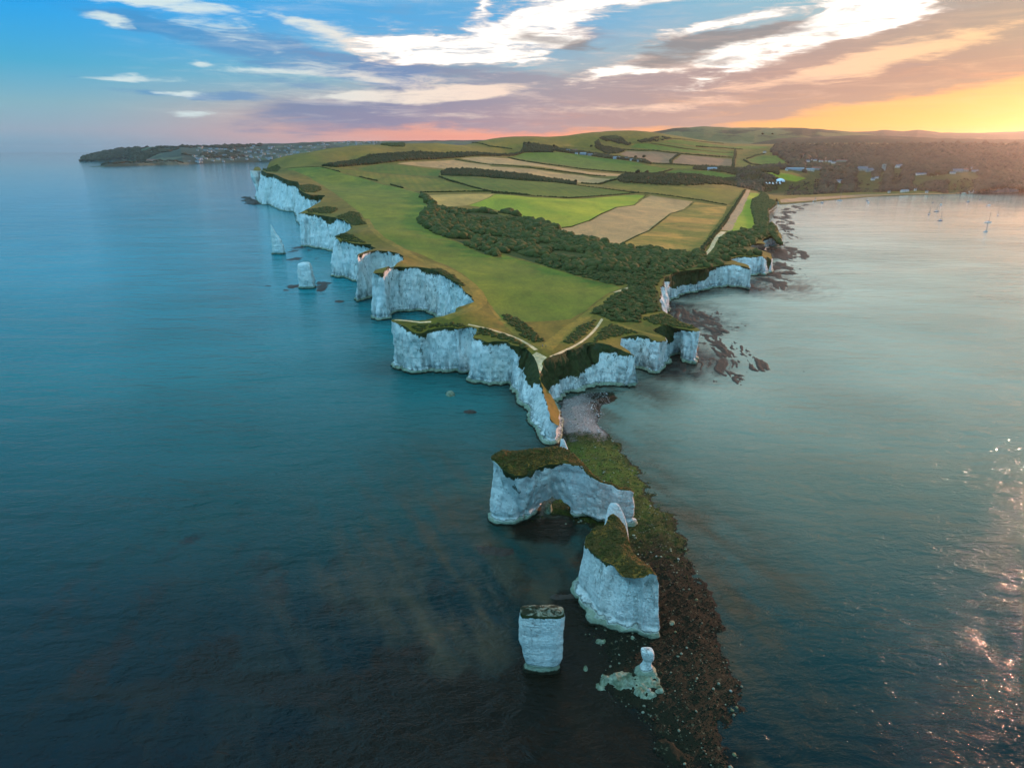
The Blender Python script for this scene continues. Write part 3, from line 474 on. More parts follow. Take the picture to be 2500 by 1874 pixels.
strip('lane', c4, [(1986, 520), (1965, 560), (1900, 675), (1850, 755), (1795, 832)], 9, 'pale lane between hedge and field', 'lane', 16)
strip('chalkpath', c4, [(1790, 842), (1745, 880), (1718, 915), (1700, 960), (1652, 1016)], 7, 'chalk track winding through the scrub', 'path', 3)
strip('chalkpath', cA, [(1685, 6), (1640, 24), (1600, 35)], 3, 'short chalk path from the scrub wood')
strip('worn', cA, [(1595, 38), (1500, 105), (1420, 190), (1340, 230), (1250, 310), (1205, 350), (1190, 372)], 4, 'worn grass track over the meadow', 'path', 7)
strip('chalkpath', cA, [(1526, 190), (1495, 245), (1430, 310), (1375, 352), (1300, 392), (1215, 422)], 1.6, 'narrow chalk footpath right of the point')
strip('worn', cA, [(1215, 424), (1195, 428)], 1., 'footpath end at the bare chalk')
strip('chalkpath', cA, [(720, 225), (870, 242), (950, 272), (1050, 312), (1100, 345), (1128, 378)], 1.5, 'narrow chalk footpath left of the point', 'path', 2.2)
strip('worn', cA, [(850, 110), (900, 190), (960, 235), (1010, 280)], 2.5, 'worn grass track joining the footpath')
strip('worn', cA, [(1530, 188), (1640, 240), (1760, 275), (1880, 300)], 3, 'worn grass track to the right hand cliffs')
strip('worn', c10, [(870, 150), (930, 270), (1010, 350), (1150, 420), (1290, 505), (1330, 560), (1500, 600), (1700, 680), (1870, 770), (1990, 860), (2090, 960), (2100, 1050), (2000, 1130), (1850, 1190), (1700, 1220)], 5, 'worn clifftop track along the coves', 'path', 9)
strip('chalkpath', c10, [(1165, 1243), (1230, 1250), (1300, 1262), (1450, 1270), (1560, 1262)], 1.4, 'bare chalk edge path on the cliff corner')
# ---- CDT
def build_land():
    V2 = []; E = []; loopi = None
    def U(p): return (p[0]/p[1], math.log(p[1]))
    def addpoly(pts, closed=True):
        i0 = len(V2); V2.extend(U(p) for p in pts); n = len(pts)
        E.extend((i0+i, i0+(i+1) % n) for i in range(n if closed else n-1)); return i0
    addpoly(loop)
    polys = []
    lp = np.array(loop)
    for nm, m, pg, lb in FIELDS:
        # densify and keep inside the land
        q = []
        for i in range(len(pg)):
            a, b = pg[i], pg[(i+1) % len(pg)]; k = max(1, int(np.linalg.norm(b-a)/(.02*max(a[1], b[1])))) if nm != 'path' else 1
            q += [a+(b-a)*j/k for j in range(k)]
        q = np.array(q)
        if nm != 'path':
            jt = .0025*q[:, 1]; q = q+np.stack([fbm(q[:, 0]*.03, q[:, 1]*.03, 0, 3, 9)*jt*.7, fbm(q[:, 0]*.03, q[:, 1]*.03, 5, 3, 19)*jt], 1)
        addpoly([tuple(p) for p in q]); polys.append([U(p) for p in q])
    gu = np.arange(-.5, 1.12, .0105); gv = np.arange(math.log(215), math.log(4750), .017)
    A_, B_ = np.meshgrid(gu, gv); A_ = A_+RNG.uniform(-.003, .003, A_.shape); B_ = B_+RNG.uniform(-.005, .005, B_.shape)
    a = A_.ravel(); b = B_.ravel(); lu = [U(p) for p in loop]
    k = inpoly(a, b, lu); a = a[k]; b = b[k]
    V2.extend(zip(a.tolist(), b.tolist()))
    r = delaunay_2d_cdt([Vector(p) for p in V2], E, [], 0, 1e-7)
    vv = np.array([(p[0], p[1]) for p in r[0]]); tri = np.array([f for f in r[2] if len(f) == 3], dtype=np.int64)
    cen = vv[tri].mean(1); k = inpoly(cen[:, 0], cen[:, 1], lu); tri = tri[k]; cen = cen[k]
    a_ = vv[tri[:, 1]]-vv[tri[:, 0]]; b_ = vv[tri[:, 2]]-vv[tri[:, 0]]; neg = a_[:, 0]*b_[:, 1]-a_[:, 1]*b_[:, 0] < 0; tri[neg] = tri[neg][:, ::-1]
    Yw = np.exp(vv[:, 1]); Xw = vv[:, 0]*Yw; Zw = TH(Xw, Yw)
    und = fbm(Xw*.02, Yw*.02, 0, 4, 71)*.9+fbm(Xw*.004, Yw*.004, 0, 3, 77)*2.0*np.clip(Yw/2000, 0, 1)
    # the rim stays exactly where the cliffs start
    key = {(round(p[0], 6), round(p[1], 6)): i for i, p in enumerate(vv)}
    dr = np.full(len(vv), 1e9); st = ct[::3]
    near = Yw < 2600
    idx = np.where(near)[0]
    for i in range(0, len(idx), 4000):
        s = idx[i:i+4000]; dr[s] = np.sqrt(((Xw[s, None]-st[None, :, 0])**2+(Yw[s, None]-st[None, :, 1])**2).min(1))
    Zw = Zw+und*np.clip((dr-2)/(.02*Yw+4), 0, 1); Zw = np.maximum(Zw, .75)
    own = np.full(len(tri), -1)
    for pi, pg in enumerate(polys):
        m = inpoly(cen[:, 0], cen[:, 1], pg); own[m] = pi
    VV = np.stack([Xw, Yw, Zw], 1)
    for pi in [-1]+list(range(len(polys))):
        f = tri[own == pi]
        if len(f) == 0: continue
        u, inv = np.unique(f, return_inverse=True); me = mesh('ground' if pi < 0 else FIELDS[pi][0], VV[u], inv.reshape(-1, 3), M['ground'] if pi < 0 else FIELDS[pi][1])
        o = obj(me.name if pi < 0 else FIELDS[pi][0], me)
        tag(o, kind='structure', label='rough olive grass land of the chalk headland' if pi < 0 else FIELDS[pi][3])
build_land()
print('land', time.time()-T0)
# cliffs in stretches
segs = [0]
V, Fs, at = wall(ct, cz, cb, cv, cnr, False, 34)
n = len(ct); cuts = [0]
for mark in ((c11, 1085, 1045, 42), (c10, 925, 735, 35), (c10, 1138, 1238, 27.5), (c2, 950, 630, 15), (c2, 1995, 396, 18.5), (c1, 938, 1184, 19.8), (c1, 1620, 398, 17.4)):
    p = P(*mark[0](mark[1], mark[2]), mark[3]); cuts.append(int(np.argmin(np.hypot(ct[:, 0]-p[0], ct[:, 1]-p[1]))))
cuts.append(n-1)
names = ['tall far white cliff with dark scrub streaks under the green down', 'buttressed white cliffs and coves behind the two pale sea stacks', 'concave white cliff around the deep cove', 'white cliff with blunt corner left of the point and its narrow chalk fin', 'grassy slopes and low chalk face right of the point', 'blunt chalk headlands on the sheltered side of the point', 'chalk bay cliffs half hidden in scrub on the right', 'low scrubby cliffs leading to the beach']
Vg = V.reshape(34, n, 3)
for k, (a, b) in enumerate(zip(cuts[:-1], cuts[1:])):
    if b <= a: continue
    sub = Vg[:, a:b+1].reshape(-1, 3); w = b-a+1; i = np.arange(w-1)
    ff = np.concatenate([np.stack([r*w+i, r*w+i+1, (r+1)*w+i+1, (r+1)*w+i], 1) for r in range(33)])
    o = obj('chalk_cliff', mesh('chalk_cliff', sub, ff, M['chalk'], {q: at[q].reshape(34, n)[:, a:b+1].ravel() for q in at})); tag(o, names[k], kind='structure')
# ---- far hills
def hill(sky, D0, D1, D2, zfoot, mt, label, name='hills', rows=40, cols=260, u0=None, u1=None, namp=6.):
    q = np.array([(PD(px, py, D1)[0]/D1, PD(px, py, D1)[2]) for px, py in sky]); u = np.linspace(q[0, 0], q[-1, 0], cols); zc = np.interp(u, q[:, 0], q[:, 1])
    zc = zc+fbm(u*90, 0*u, 0, 4, 3)*namp*.5
    D = np.concatenate([np.linspace(D0, D1, rows), np.linspace(D1, D2, rows//3)[1:]])
    UU, DD = np.meshgrid(u, D); t = np.clip((DD-D0)/(D1-D0), 0, 1); t2 = np.clip((DD-D1)/(D2-D1), 0, 1); s = t*t*(3-2*t)
    Z = zfoot+(zc[None]-zfoot)*s*(1-t2**1.5)+fbm(UU*60, DD*.003, 0, 4, 8)*namp*np.sin(np.pi*t)
    V = np.stack([UU*DD, DD, Z], -1).reshape(-1, 3); R_, C_ = UU.shape; i, j = np.meshgrid(np.arange(R_-1), np.arange(C_-1), indexing='ij')
    f = np.stack([i*C_+j, i*C_+j+1, (i+1)*C_+j+1, (i+1)*C_+j], -1).reshape(-1, 4)
    return tag(obj(name, mesh(name, V, f, mt)), label, kind='structure')
def patch_mat(name, cols, sc, wood=.5):
    m, n, b = mat(name); p = gpos(n)
    vo = n.new('ShaderNodeTexVoronoi'); n.put(vo.inputs['Vector'], n.map(p, sc=(sc, sc*.8, 0))); vo.inputs['Scale'].default_value = 1.; vo.inputs['Randomness'].default_value = .8
    s = n.new('ShaderNodeSeparateColor'); n.put(s.inputs[0], vo.outputs['Color'])
    c = n.ramp(s.outputs[0], [(i/len(cols), q) for i, q in enumerate(cols)], 'CONSTANT')
    f = n.noise(p, sc*.8, 5, .65, .5); c = n.mix(n.ramp(f, [(wood-.03, 0.), (wood+.03, 1.)]), c, G(.028, .035, .014))
    n.put(b.inputs['Base Color'], c); bump(n, b, n.noise(p, .02, 5, .7), 12, .7); return m
M['farwood'] = patch_mat('distant_wooded_land', [G(.09, .06, .03), G(.06, .04, .022), G(.11, .075, .035), G(.06, .045, .025)], .002, .42)  # brown-red tones imitate the warm haze on the ridges
M['farhill'] = patch_mat('distant_hill_pasture', [G(.135, .115, .035), G(.10, .10, .028), G(.16, .13, .045), G(.12, .11, .032)], .0022, .52)
M['fartown'] = patch_mat('distant_town_land', [G(.07, .09, .035), G(.05, .06, .03), G(.12, .10, .05), G(.045, .055, .03)], .0035, .50)
hill([(1560, 324), (1595, 322), (1643, 314), (1719, 309), (1785, 312.5), (1900, 312), (1958, 313), (2021, 317), (2072, 322), (2140, 330), (2250, 340), (2400, 352), (2560, 358)], 4300, 6200, 7800, 110, M['farhill'], 'rounded grassy hill with dark woods on the skyline', 'hill')
hill([(1780, 352), (1900, 338), (2000, 335), (2100, 330), (2160, 333), (2220, 334), (2300, 338), (2500, 341), (2900, 345)], 4300, 5300, 6800, 110, M['farwood'], 'wooded ridge behind the bay village', 'hill')
hill([(1980, 330), (2072, 322), (2132, 321), (2158, 317.3), (2205, 321), (2243, 317.3), (2300, 324), (2385, 325), (2500, 321), (2800, 320)], 7200, 9500, 12000, 60, M['farwood'], 'two humped far ridge under the yellow sky', 'hill')
# ---- town headland far left
TS = [(58, 222), (66, 200), (80, 190), (200, 160), (330, 133), (530, 122), (640, 118), (760, 117), (1000, 112), (1300, 103), (1480, 92), (1600, 92), (1800, 82), (2050, 76), (2300, 74), (3400, 66)]
def town_head():
    q = [cS(*p) for p in TS]; sh = [cS(*p) for p in [(58, 228), (200, 229), (380, 222), (450, 236), (640, 248), (800, 250), (1000, 243), (1200, 238), (1400, 233), (3400, 225)]]
    px = np.linspace(q[0][0], q[-1][0], 420); ys = np.interp(px, [a[0] for a in q], [a[1] for a in q])+fbm(px*.05, 0*px, 0, 4, 3)*.9; yb = np.interp(px, [a[0] for a in sh], [a[1] for a in sh])
    rows = []; T = np.linspace(0, 1, 46)
    Ds = np.array([P(a, b, 0)[1] for a, b in zip(px, yb)]); endk = np.clip((px-px[0])/130, 0, 1)**.5; Dc = Ds+60+1500*endk
    zc = np.array([PD(a, b, d)[2] for a, b, d in zip(px, ys, Dc)]); uu = np.array([PD(a, b, 1.)[0] for a, b in zip(px, ys)])
    V = []
    for t in T:
        D = Ds+(Dc-Ds)*t; s = (t**.7)*(1+.0*t); z = zc*s+fbm(uu*D*.003, D*.003, 0, 4, 14)*12*math.sin(math.pi*t)*endk; z = np.maximum(z, -3+0*t if t == 0 else .5)
        if t == 0: z = z*0-3
        V.append(np.stack([uu*D, D, z], 1))
    for t in (.5, 1.): D = Dc+1500*t; V.append(np.stack([uu*D, D, zc*(1-t)-3*t], 1))
    V = np.array(V); R_, C_ = V.shape[:2]; i, j = np.meshgrid(np.arange(R_-1), np.arange(C_-1), indexing='ij')
    f = np.stack([i*C_+j, i*C_+j+1, (i+1)*C_+j+1, (i+1)*C_+j], -1).reshape(-1, 4)
    tag(obj('headland', mesh('headland', V.reshape(-1, 3), f, M['fartown'])), 'long low town headland across the bay on the left', kind='structure')
    return V
TOWN = town_head()
def tongue():   # low point in front of the town
    px = np.linspace(205, 450, 120); yb = np.interp(px, [205, 245, 390, 450], [408, 407.5, 403, 402]); D = np.array([P(a, b, 0)[1] for a, b in zip(px, yb)]); uu = np.array([PD(a, 400, 1.)[0] for a in px])
    h = np.interp(px, [205, 240, 262, 300, 360, 380, 430, 450], [1, 4, 24, 30, 26, 34, 30, 8]); V = []
    for t in np.linspace(0, 1, 16): d = D+t*350; z = h*math.sin(math.pi*min(1, t*1.1))**.6*(1+.2*fbm(px*.2, t*4+0*px, 0, 3, 2))-2; V.append(np.stack([uu*d, d, z], 1))
    V = np.array(V); R_, C_ = V.shape[:2]; i, j = np.meshgrid(np.arange(R_-1), np.arange(C_-1), indexing='ij')
    f = np.stack([i*C_+j, i*C_+j+1, (i+1)*C_+j+1, (i+1)*C_+j], -1).reshape(-1, 4)
    tag(obj('headland', mesh('headland', V.reshape(-1, 3), f, M['fartown'])), 'low dark tongue of land in front of the town', kind='structure'); return V
TONGUE = tongue()
# ---- spit and reefs as ground that rises through the water
SPR = [c2(*p) for p in [(1165, 950), (1200, 880), (1300, 830), (1480, 800), (1700, 770), (1760, 850), (1640, 960), (1620, 1130), (1700, 1260), (1850, 1430)]]+[c5(*p) for p in [(1200, 80), (1280, 200), (1400, 300), (1450, 430), (1480, 520), (1560, 580), (1660, 660), (1720, 780), (1740, 880), (1810, 1000), (1870, 1130), (1930, 1270), (1960, 1400)]]+[c6(*p) for p in [(1905, 350), (1965, 560), (2010, 750), (2040, 950), (2030, 1150), (1970, 1350), (2000, 1560), (1700, 1560), (1600, 1498), (1450, 1380), (1440, 1250), (1300, 1120), (1050, 980), (980, 850), (1010, 700), (880, 560), (860, 380)]]+[c5(*p) for p in [(1000, 1330), (1060, 1220), (1200, 1000), (1150, 760), (1000, 700), (700, 640), (560, 690), (640, 560), (800, 400), (850, 160)]]+[c2(*p) for p in [(1210, 1300), (1185, 1150)]]
SPW = [P(a, b, 0) for a, b in SPR]
def patch_grid(x0, x1, y0, y1, dx, dy, zf):
    xs = np.arange(x0, x1, dx); ys = np.arange(y0, y1, dy); X, Y = np.meshgrid(xs, ys); Z = zf(X, Y); ok = Z > -1.1
    R_, C_ = X.shape; i, j = np.meshgrid(np.arange(R_-1), np.arange(C_-1), indexing='ij')
    k = ok[:-1, :-1] | ok[1:, 1:] | ok[1:, :-1] | ok[:-1, 1:]; i = i[k]; j = j[k]
    f = np.stack([i*C_+j, i*C_+j+1, (i+1)*C_+j+1, (i+1)*C_+j], -1); u, inv = np.unique(f, return_inverse=True)
    return np.stack([X, Y, Z], -1).reshape(-1, 3)[u], inv.reshape(-1, 4)
spx = np.array(SPW)
def zspit(X, Y):
    d = sdist(X, Y, SPW)+fbm(X*.13, Y*.13, 0, 4, 4)*4
    z = np.clip(d*.10, -1.5, .75)
    left = np.clip((14+(Y-150)*.12-X)/14, 0, 1)   # the seaward side is a low weedy platform
    z = z-.45*np.clip((X*0+1)*(X < 60)*np.clip((30-X)/20, 0, 1)*(Y < 230), 0, 1)
    far = np.clip((Y-235)/30, 0, 1)
    slab = (np.abs(fbm(X*.25, Y*.12, 0, 4, 6)))*1.1-.25
    z = z+fbm(X*.5, Y*.5, 0, 4, 12)*.24*(1-far*.6)+np.clip((135-Y)/20, 0, 1)*slab*.5
    return z
def rock_ground():
    V, f = patch_grid(spx[:, 0].min()-8, spx[:, 0].max()+8, 100, spx[:, 1].max()+8, .42, .55, zspit)
    m, n, b = mat('shingle_and_weed'); p = gpos(n); sx = n.new('ShaderNodeSeparateXYZ'); n.l.new(p, sx.inputs[0]); X, Y, Z = sx.outputs
    f1 = n.noise(p, .12, 5, .65, .6); f2 = n.noise(p, 1.4, 5, .75)
    weed = n.mix(f2, G(.006, .006, .003), G(.018, .016, .007)); green = n.mix(f2, G(.040, .052, .006), G(.15, .16, .022)); shing = n.mix(f2, G(.13, .10, .085), G(.42, .33, .29)); rust = n.mix(f2, G(.010, .009, .005), G(.028, .023, .010))
    yy = n.m('ADD', Y, n.m('MULTIPLY', n.m('SUBTRACT', f1, .5), 40.))
    c = n.mix(n.ramp(n.m('DIVIDE', yy, 400.), [(.33, 0.), (.37, 1.)]), rust, weed)
    gz = n.ramp(n.m('DIVIDE', yy, 400.), [(.45, 0.), (.56, .9), (.66, 1.), (.70, 0.)])
    c = n.mix(n.m('MULTIPLY', gz, n.ramp(f1, [(.3, .35), (.6, 1.)])), c, green)
    c = n.mix(n.ramp(n.m('DIVIDE', yy, 400.), [(.685, 0.), (.71, 1.)]), c, shing)
    # dark wrack band on the far right of the beach
    dk = n.m('MULTIPLY', n.ramp(n.m('DIVIDE', Y, 400.), [(.72, 0.), (.78, 1.)]), n.ramp(n.m('DIVIDE', n.m('ADD', X, n.m('MULTIPLY', f1, 20.)), 100.), [(.44, 0.), (.52, 1.)]))
    c = n.mix(dk, c, weed)
    sp = n.ramp(n.noise(p, .9, 3, .6), [(.62, 0.), (.68, 1.)]); c = n.mix(n.m('MULTIPLY', sp, .5), c, G(.16, .13, .07))
    c = n.mix(n.ramp(Z, [(.0, 1.), (.18, 0.)]), c, G(.015, .011, .007))
    n.put(b.inputs['Base Color'], c); b.inputs['Roughness'].default_value = .8; b.inputs['Specular IOR Level'].default_value = .1
    bump(n, b, n.m('ADD', f2, n.noise(p, 3.5, 3, .7)), .35, 1.)
    M['spit'] = m
    tag(obj('shingle_spit', mesh('shingle_spit', V, f, m)), 'dark weedy shingle spit curving past the stacks, green and pink near the beach', kind='structure')
rock_ground()
def reef(polys, seed, dx, dy, sx, sy, thr, label):
    pw = [[P(*q, 0) for q in pl] for pl in polys]; al = np.array([p for pl in pw for p in pl])
    def zf(X, Y):
        d = np.full(X.shape, -1e9)
        for pl in pw: d = np.maximum(d, sdist(X, Y, pl))
        w = fbm(X*.02, Y*.02, 0, 3, seed+5)*2
        return np.clip(d*.03, -.8, .2)+fbm(X*sx+w, Y*sy+w, 0, 6, seed, .68)*1.3-thr
    V, f = patch_grid(al[:, 0].min()-20, al[:, 0].max()+20, al[:, 1].min()-20, al[:, 1].max()+20, dx, dy, zf)
    tag(obj('reef', mesh('reef', V, f, M['reef'])), label, kind='structure')
m, n, b = mat('reef_rock'); p = gpos(n); f2 = n.noise(p, .5, 5, .7); n.put(b.inputs['Base Color'], n.mix(f2, G(.018, .011, .007), G(.075, .045, .03))); b.inputs['Roughness'].default_value = .6; bump(n, b, f2, .5, 1.); M['reef'] = m
reef([[c1(*q) for q in [(600, 930), (1000, 1000), (1150, 1060), (1190, 1170), (1170, 1300), (1400, 1430), (1420, 1560), (1300, 1680), (960, 1593), (940, 1200), (700, 1080)]]], 100, .6, 1.1, .14, .055, .02, 'brown reef ledges beside the blunt chalk headlands')
reef([[c1(*q) for q in [(1480, 600), (1650, 540), (1800, 480), (1960, 570), (1900, 640), (1690, 750), (1480, 735)]], [c1(*q) for q in [(1700, 450), (1850, 450), (1940, 510), (1800, 560), (1700, 500)]]], 130, .9, 1.7, .12, .05, .14, 'brown reef ledges at the foot of the scrubby bay cliffs')
reef([[c1(*q) for q in [(1640, 350), (1780, 280), (1820, 100), (1700, 0), (1900, 0), (1960, 220), (2050, 380), (1950, 420), (1700, 425)]], [c7(*q) for q in [(290, 760), (420, 700), (560, 690), (600, 700), (420, 760), (420, 850), (330, 900)]]], 160, 1.3, 3., .085, .03, .16, 'broken reef flats running along the far side of the bay')
reef([[c10(*q) for q in [(60, 460), (150, 450), (150, 500), (20, 520), (0, 505)]], [c10(*q) for q in [(10, 600), (60, 585), (160, 585), (150, 600)]], [c10(*q) for q in [(330, 880), (440, 850), (440, 910), (350, 920)]], [c10(*q) for q in [(0, 870), (120, 890), (60, 895)]]], 190, .9, 1.5, .09, .05, .05, 'thin dark reef ledges around the two far stacks')
print('ground', time.time()-T0)
# ---- water
def water():
    gv = np.concatenate([np.exp(np.linspace(math.log(30), math.log(6000), 460)), np.exp(np.linspace(math.log(6200), math.log(42000), 30))]); gu = np.concatenate([-np.geomspace(8, 1.0, 30), np.linspace(-.985, .985, 430), np.geomspace(1.0, 8, 30)])
    U_, Y = np.meshgrid(gu, gv); X = U_*Y
    Z = np.zeros_like(X)
    # colour of the sea bed and water column, plus painted reflection and vignetting
    def lerp(a, b, t): return a+(b-a)*t[..., None]
    one = np.ones_like(X)
    w1 = fbm(X*.012, Y*.012, 0, 4, 201); w2 = fbm(X*.05, Y*.03, 0, 4, 211); sp = sdist(X, Y, SPW)
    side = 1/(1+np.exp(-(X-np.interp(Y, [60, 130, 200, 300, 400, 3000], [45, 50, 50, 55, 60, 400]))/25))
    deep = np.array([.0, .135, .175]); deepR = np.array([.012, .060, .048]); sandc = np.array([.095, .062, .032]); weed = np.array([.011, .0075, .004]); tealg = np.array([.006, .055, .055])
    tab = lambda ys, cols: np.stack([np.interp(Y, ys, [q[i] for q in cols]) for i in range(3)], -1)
    cl = tab([110, 160, 230, 350, 700, 2500, 9000], [(.0, .004, .005), (.0, .014, .014), (.004, .055, .048), (.003, .115, .11), (.0, .20, .225), (.005, .19, .24), (.0, .13, .18)])  # near end painted darker for vignetting
    cr_ = tab([110, 150, 230, 350, 700, 2500], [(.003, .026, .027), (.012, .055, .050), (.15, .16, .11), (.36, .335, .235), (.55, .46, .32), (.56, .45, .34)])  # same near darkening; far bay painted cream for the reflected cloud
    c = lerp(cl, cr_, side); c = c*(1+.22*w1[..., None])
    w3 = fbm(X*.16+w1*1.5, Y*.09+w1, 0, 5, 221, .62); st_ = fbm(X*.20+Y*.10, Y*.035-X*.02, 0, 5, 231, .6)
    # sandy shallows around the spit
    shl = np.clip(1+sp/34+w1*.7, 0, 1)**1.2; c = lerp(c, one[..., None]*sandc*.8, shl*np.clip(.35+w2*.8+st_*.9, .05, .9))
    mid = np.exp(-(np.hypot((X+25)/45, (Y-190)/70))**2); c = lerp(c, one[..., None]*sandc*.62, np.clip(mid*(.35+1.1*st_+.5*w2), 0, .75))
    shl2 = np.exp(-(np.hypot((X+10)/22, (Y-160)/20))**2); c = lerp(c, one[..., None]*sandc*.9, np.clip(shl2*(.22+1.2*st_+.6*w2), 0, .6))
    # weed covered rock under the near water
    def blob(px, py, rx, ry, k=1.):
        x, y = P(px, py, 0); return k*np.exp(-(((X-x)/rx)**2+((Y-y)/ry)**2)**1.3)
    dk = blob(270, 1600, 5, 12)+blob(320, 1690, 12, 5)+blob(510, 1600, 8, 9)+blob(640, 1670, 14, 5)+blob(850, 1690, 18, 6)+blob(1050, 1700, 20, 8)+blob(980, 1600, 9, 5, .8)+blob(1250, 1820, 30, 10, 1.2)+blob(900, 1830, 30, 6, .7)+blob(1500, 1850, 20, 12)+blob(1480, 1350, 9, 10, 1.)+blob(1330, 1290, 15, 8, 1.2)+blob(1400, 1500, 11, 10)+blob(1320, 1700, 9, 12)+blob(470, 1310, 4, 6, .6)+blob(1450, 1640, 15, 12, 1.2)
    dk = np.clip((dk*1.5+w3*1.1-.5)*2.2, 0, 1)*np.clip(dk*3, 0, 1); c = lerp(c, one[..., None]*weed, dk*.9)
    c = lerp(c, one[..., None]*weed*1.3, np.clip((w3-.22)*4, 0, 1)*np.clip((230-Y)/60, 0, 1)*(1-side)*.6)
    # dark reef floor close to the right hand cliffs and coves
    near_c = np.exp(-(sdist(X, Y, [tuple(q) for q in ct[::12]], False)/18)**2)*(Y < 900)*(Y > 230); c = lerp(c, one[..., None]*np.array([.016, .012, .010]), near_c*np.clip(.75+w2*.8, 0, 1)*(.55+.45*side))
    rb = blob(1640, 770, 45, 60)+blob(1850, 690, 60, 70, .8)+blob(1650, 880, 30, 40, 1.) ; c = lerp(c, one[..., None]*np.array([.022, .013, .010]), np.clip(rb*(1+w3*1.5)*1.2-.1, 0, 1)*.9)
    chop = (1-side)*np.interp(Y, [150, 300, 600, 2000, 6000], [1.25, 1.25, .95, .4, .25])+side*np.interp(Y, [150, 300, 600, 1200, 2500], [1.9, 1.35, .62, .22, .12])
    R_, C_ = X.shape; i, j = np.meshgrid(np.arange(R_-1), np.arange(C_-1), indexing='ij'); f = np.stack([i*C_+j, i*C_+j+1, (i+1)*C_+j+1, (i+1)*C_+j], -1).reshape(-1, 4)
    m, n, b = mat('sea_water'); p = gpos(n)
    n.put(b.inputs['Base Color'], attr(n, 'bed', 'Color')); b.inputs['Roughness'].default_value = .06; b.inputs['IOR'].default_value = 1.20; b.inputs['Specular IOR Level'].default_value = .5  # bed attribute includes the painted reflection
    pr = n.map(p, rot=(0, 0, math.radians(12)), sc=(.45, 1., 1)); pr2 = n.map(p, rot=(0, 0, math.radians(-25)), sc=(.6, 1., 1))
    sw = n.noise(pr, .055, 3, .5, .3); wv = n.noise(pr, .22, 4, .6, .5); w2_ = n.noise(pr2, .7, 4, .6, .3); rp = n.noise(pr2, 2.4, 3, .6)
    cal = n.ramp(n.noise(n.map(p, sc=(.5, 1.5, 1)), .012, 3, .5), [(.35, .65), (.65, 1.1)])
    h = n.m('ADD', n.m('MULTIPLY', sw, 2.2), n.m('ADD', n.m('MULTIPLY', wv, .95), n.m('ADD', n.m('MULTIPLY', w2_, .34), n.m('MULTIPLY', rp, .085))))
    bump(n, b, n.m('MULTIPLY', h, n.m('MULTIPLY', cal, attr(n, 'chop'))), 1., 1.)
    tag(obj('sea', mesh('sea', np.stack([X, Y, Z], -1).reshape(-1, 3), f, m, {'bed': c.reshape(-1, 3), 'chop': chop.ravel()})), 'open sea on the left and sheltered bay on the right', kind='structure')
    # behind the camera and to the sides the sea goes on
    me = mesh('sea', [(-63000, -20000, -.35), (63000, -20000, -.35), (63000, 42000, -.35), (-63000, 42000, -.35)], [(0, 1, 2, 3)], m, {'bed': np.tile([.004, .06, .065], (4, 1)), 'chop': np.full(4, .7)}); tag(obj('sea', me), 'open sea stretching away on every side', kind='structure')
water()
print('water', time.time()-T0)
# ================================================================== SEA STACKS
def blob_mesh(sub, seed, amp=.35, fs=1.6, squash=.75):
    bm = bmesh.new(); bmesh.ops.create_icosphere(bm, subdivisions=sub, radius=1); v = np.array([q.co[:] for q in bm.verts]); f = np.array([[q.index for q in a.verts] for a in bm.faces]); bm.free()
    k = 1+amp*fbm(v[:, 0]*fs+seed*3.1, v[:, 1]*fs, v[:, 2]*fs, 3, seed)+amp*.5*np.random.default_rng(seed).uniform(-1, 1, len(v)); v = v*k[:, None]; v[:, 2] *= squash; return v, f
def merged(name, pts, r, mt, label, cat, kind='stuff', sub=1, squash=.75, seed=0, sink=.2, nvar=8, zs=None):
    vs = [blob_mesh(sub, seed+q, .4, 1.6, squash) for q in range(nvar)]; z = TH(pts[:, 0], pts[:, 1]) if zs is None else zs; V = []; F_ = []; o = 0; g = np.random.default_rng(seed)
    for i, (x, y) in enumerate(pts):
        v, f = vs[i % nvar]; s = r[i]; a = g.uniform(0, 6.28); c_, s_ = math.cos(a)*s, math.sin(a)*s
        V.append(np.stack([v[:, 0]*c_-v[:, 1]*s_+x, v[:, 0]*s_+v[:, 1]*c_+y, v[:, 2]*s*g.uniform(.75, 1.3)+z[i]+s*sink], 1)); F_.append(f+o); o += len(v)
    ob = obj(name, mesh(name, np.concatenate(V), np.concatenate(F_), mt, smooth=False)); return tag(ob, label, cat, kind=kind)
M['duskwood'] = leaf_mat('dusk_tinted_wood', G(.040, .024, .016), G(.098, .062, .030), G(.066, .056, .022), .06)  # red-brown stands in for the warm dusk haze over the trees
M['ptop'] = grass_mat('pillar_top_turf', G(.022, .022, .010), G(.22, .20, .16), G(.05, .035, .015), .5, 1.5, bdist=.4, patch=.25, warm=(1, 1, .9, 1))
M['tuss'] = leaf_mat('tussock_grass', G(0.035, 0.040, 0.007), G(0.150, 0.068, 0.014), G(0.062, 0.058, 0.009), .9)
